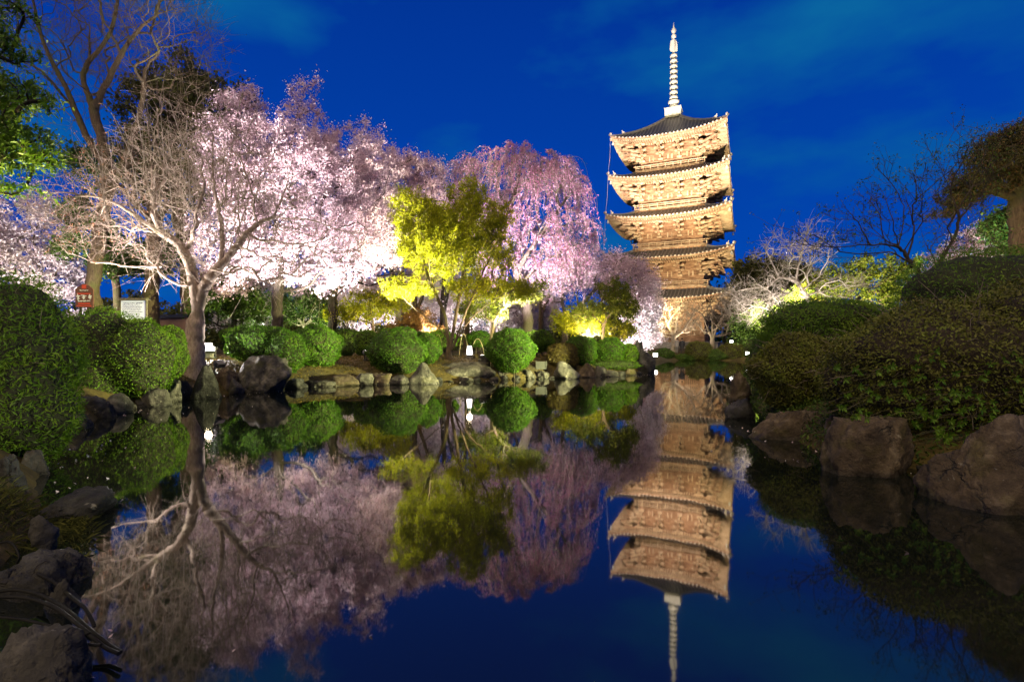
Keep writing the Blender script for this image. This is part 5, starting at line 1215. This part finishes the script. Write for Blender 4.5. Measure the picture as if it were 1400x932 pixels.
spot(288, 20.3, (300, 290, 16), 5500, WHITE, 130, 'floodlight in the lamp box aimed up into the bare cherry')
spot(105, 15.2, (200, 280, 16), 3400, WHITE, 110, 'floodlight behind the wide bush aimed up into the curling twigs of the bare cherry')
spot(300, 16.8, (420, 300, 15.5), 900, WHITE, 120, 'floodlight on the boulder below the bare cherry limbs', glow=False)
spot(100, 21.5, (140, 150, 25), 1300, WHITE, 90, 'floodlight behind the wide bush aimed up at the tall bare tree')
spot(60, 25, (40, 330, 30), 6500, WHITE, 110, 'floodlight behind the wide bush aimed at the far left cherry')
spot(500, 22.7, (585, 285, 24.2), 24000, (1, .93, .62), 62, 'floodlight by the domed bush aimed up into the yellow maple')
spot(700, 25.2, (715, 270, 32), 30000, ROSE, 80, 'floodlight behind the largest round bush aimed at the weeping cherry', blend=.9)
spot(800, 30.0, (825, 365, 33.5), 8000, WHITE, 70, 'floodlight behind the island end bushes aimed at the low cherry')
spot(850, 33.5, (884, 430, 37), 5500, WHITE, 120, 'floodlight at the island end aimed at the low white cherry')
spot(590, 35, (600, 300, 41), 10000, WHITE, 76, 'floodlight in the back of the island aimed at the high pale cherry', blend=.9)
spot(640, 39.8, (660, 400, 43), 2400, WHITE, 150, 'floodlight in the back of the island aimed at the back row')
spot(520, 38.6, (520, 400, 41), 2400, WHITE, 150, 'floodlight in the back of the island aimed at the left of the back row')
spot(945, 55.6, (945, 430, 57), 1500, WARM, 150, 'floodlight on the far shore aimed at the pair of bare trees')
spot(1080, 18.2, (1070, 350, 20), 2400, WHITE, 100, 'floodlight behind the right hedges aimed at the twisting bare tree')
spot(1190, 25, (1170, 390, 30), 11000, (1, .95, .6), 120, 'floodlight behind the right hedges aimed at the yellow green tree')
spot(1290, 29, (1310, 360, 34), 4500, (1, .62, .74), 110, 'floodlight behind the right hedges aimed at the pink cherry')
spot(1360, 25, (1370, 330, 29), 4000, (.2, .95, .8), 100, 'coloured floodlight behind the right hedges aimed at the teal tree')
spot(-40, 8.2, (0, 150, 7.5), 5500, (1, .85, .35), 120, 'unseen fill light added under the leafy boughs at the left edge', glow=False)  # out of frame lamp added to brighten the boughs
spot(1345, 11.5, (1365, 230, 14), 600, (1, .74, .42), 100, 'unseen fill light added behind the highest hedge to brighten the pine')  # hidden lamp added to lift the dark pine
spot(415, 30.0, (415, 415, 33), 1500, (.9, 1, .6), 140, 'floodlight behind the two lobed bush aimed at the bright green maple')
spot(520, 28.5, (510, 415, 31), 900, WARM, 140, 'floodlight behind the yellowish bush aimed at the low yellow maple')
spot(660, 23.6, (650, 320, 24.5), 1400, WARM, 70, 'floodlight right of the glowing paper lamp aimed up into the yellow maple')
spot(560, 29, (595, 300, 24.3), 20000, (1, .96, .75), 56, 'added backlight behind the maple shining through its left crown')  # unseen backlight in place of light bounced off the blossom behind
spot(690, 28.5, (650, 290, 24.5), 10000, (1, .96, .75), 56, 'added backlight behind the maple shining through its right crown')  # second added backlight, for the right half of the crown
spot(150, 15.4, (262, 190, 16.5), 5500, WHITE, 60, 'floodlight behind the wide bush aimed up at the long shoots of the bare cherry')
LIME = (1.0, 1.0, .42)
spot(1084, 15.3, (130, 476, 13.0), 40000, LIME, 15, 'floodlight on the right bank aimed across the water at the wide bush', glow=False)
spot(1088, 15.7, (420, 470, 19), 44000, LIME, 16, 'floodlight on the right bank aimed across the water at the two lobed bush', glow=False)
spot(1092, 16.1, (560, 474, 21.5), 44000, LIME, 22, 'floodlight on the right bank aimed across the water at the domed bush', glow=False)
spot(1096, 16.5, (730, 474, 23.5), 44000, LIME, 24, 'floodlight on the right bank aimed across the water at the largest round bush', glow=False)
spot(1100, 16.9, (830, 474, 27), 16000, LIME, 22, 'extra fill light added on the right bank for the bushes by the tall dark stone', glow=False)  # fifth beam added to brighten the island end bushes
spot(785, 28.4, (830, 420, 30.5), 2200, WARM, 110, 'floodlight behind the island end bushes aimed at the low maples')
spot(1734, 3.4, (20, 460, 6.5), 3000, (1.0, 1.0, .6), 26, 'fill light added out of view on the near right bank for the big dark bush', glow=False)  # unseen lamp added to brighten the bush across the water
for px, py, d, pw in ((285, 470, 20.2, 60), (642, 475, 24.9, 60)):
    l = bpy.data.lights.new('lamp_light', 'POINT'); l.energy = pw; l.color = WARM; l.shadow_soft_size = .12; o = bpy.data.objects.new('lamp_light', l); COL.objects.link(o); o.location = P(px, py-14, d-.0)
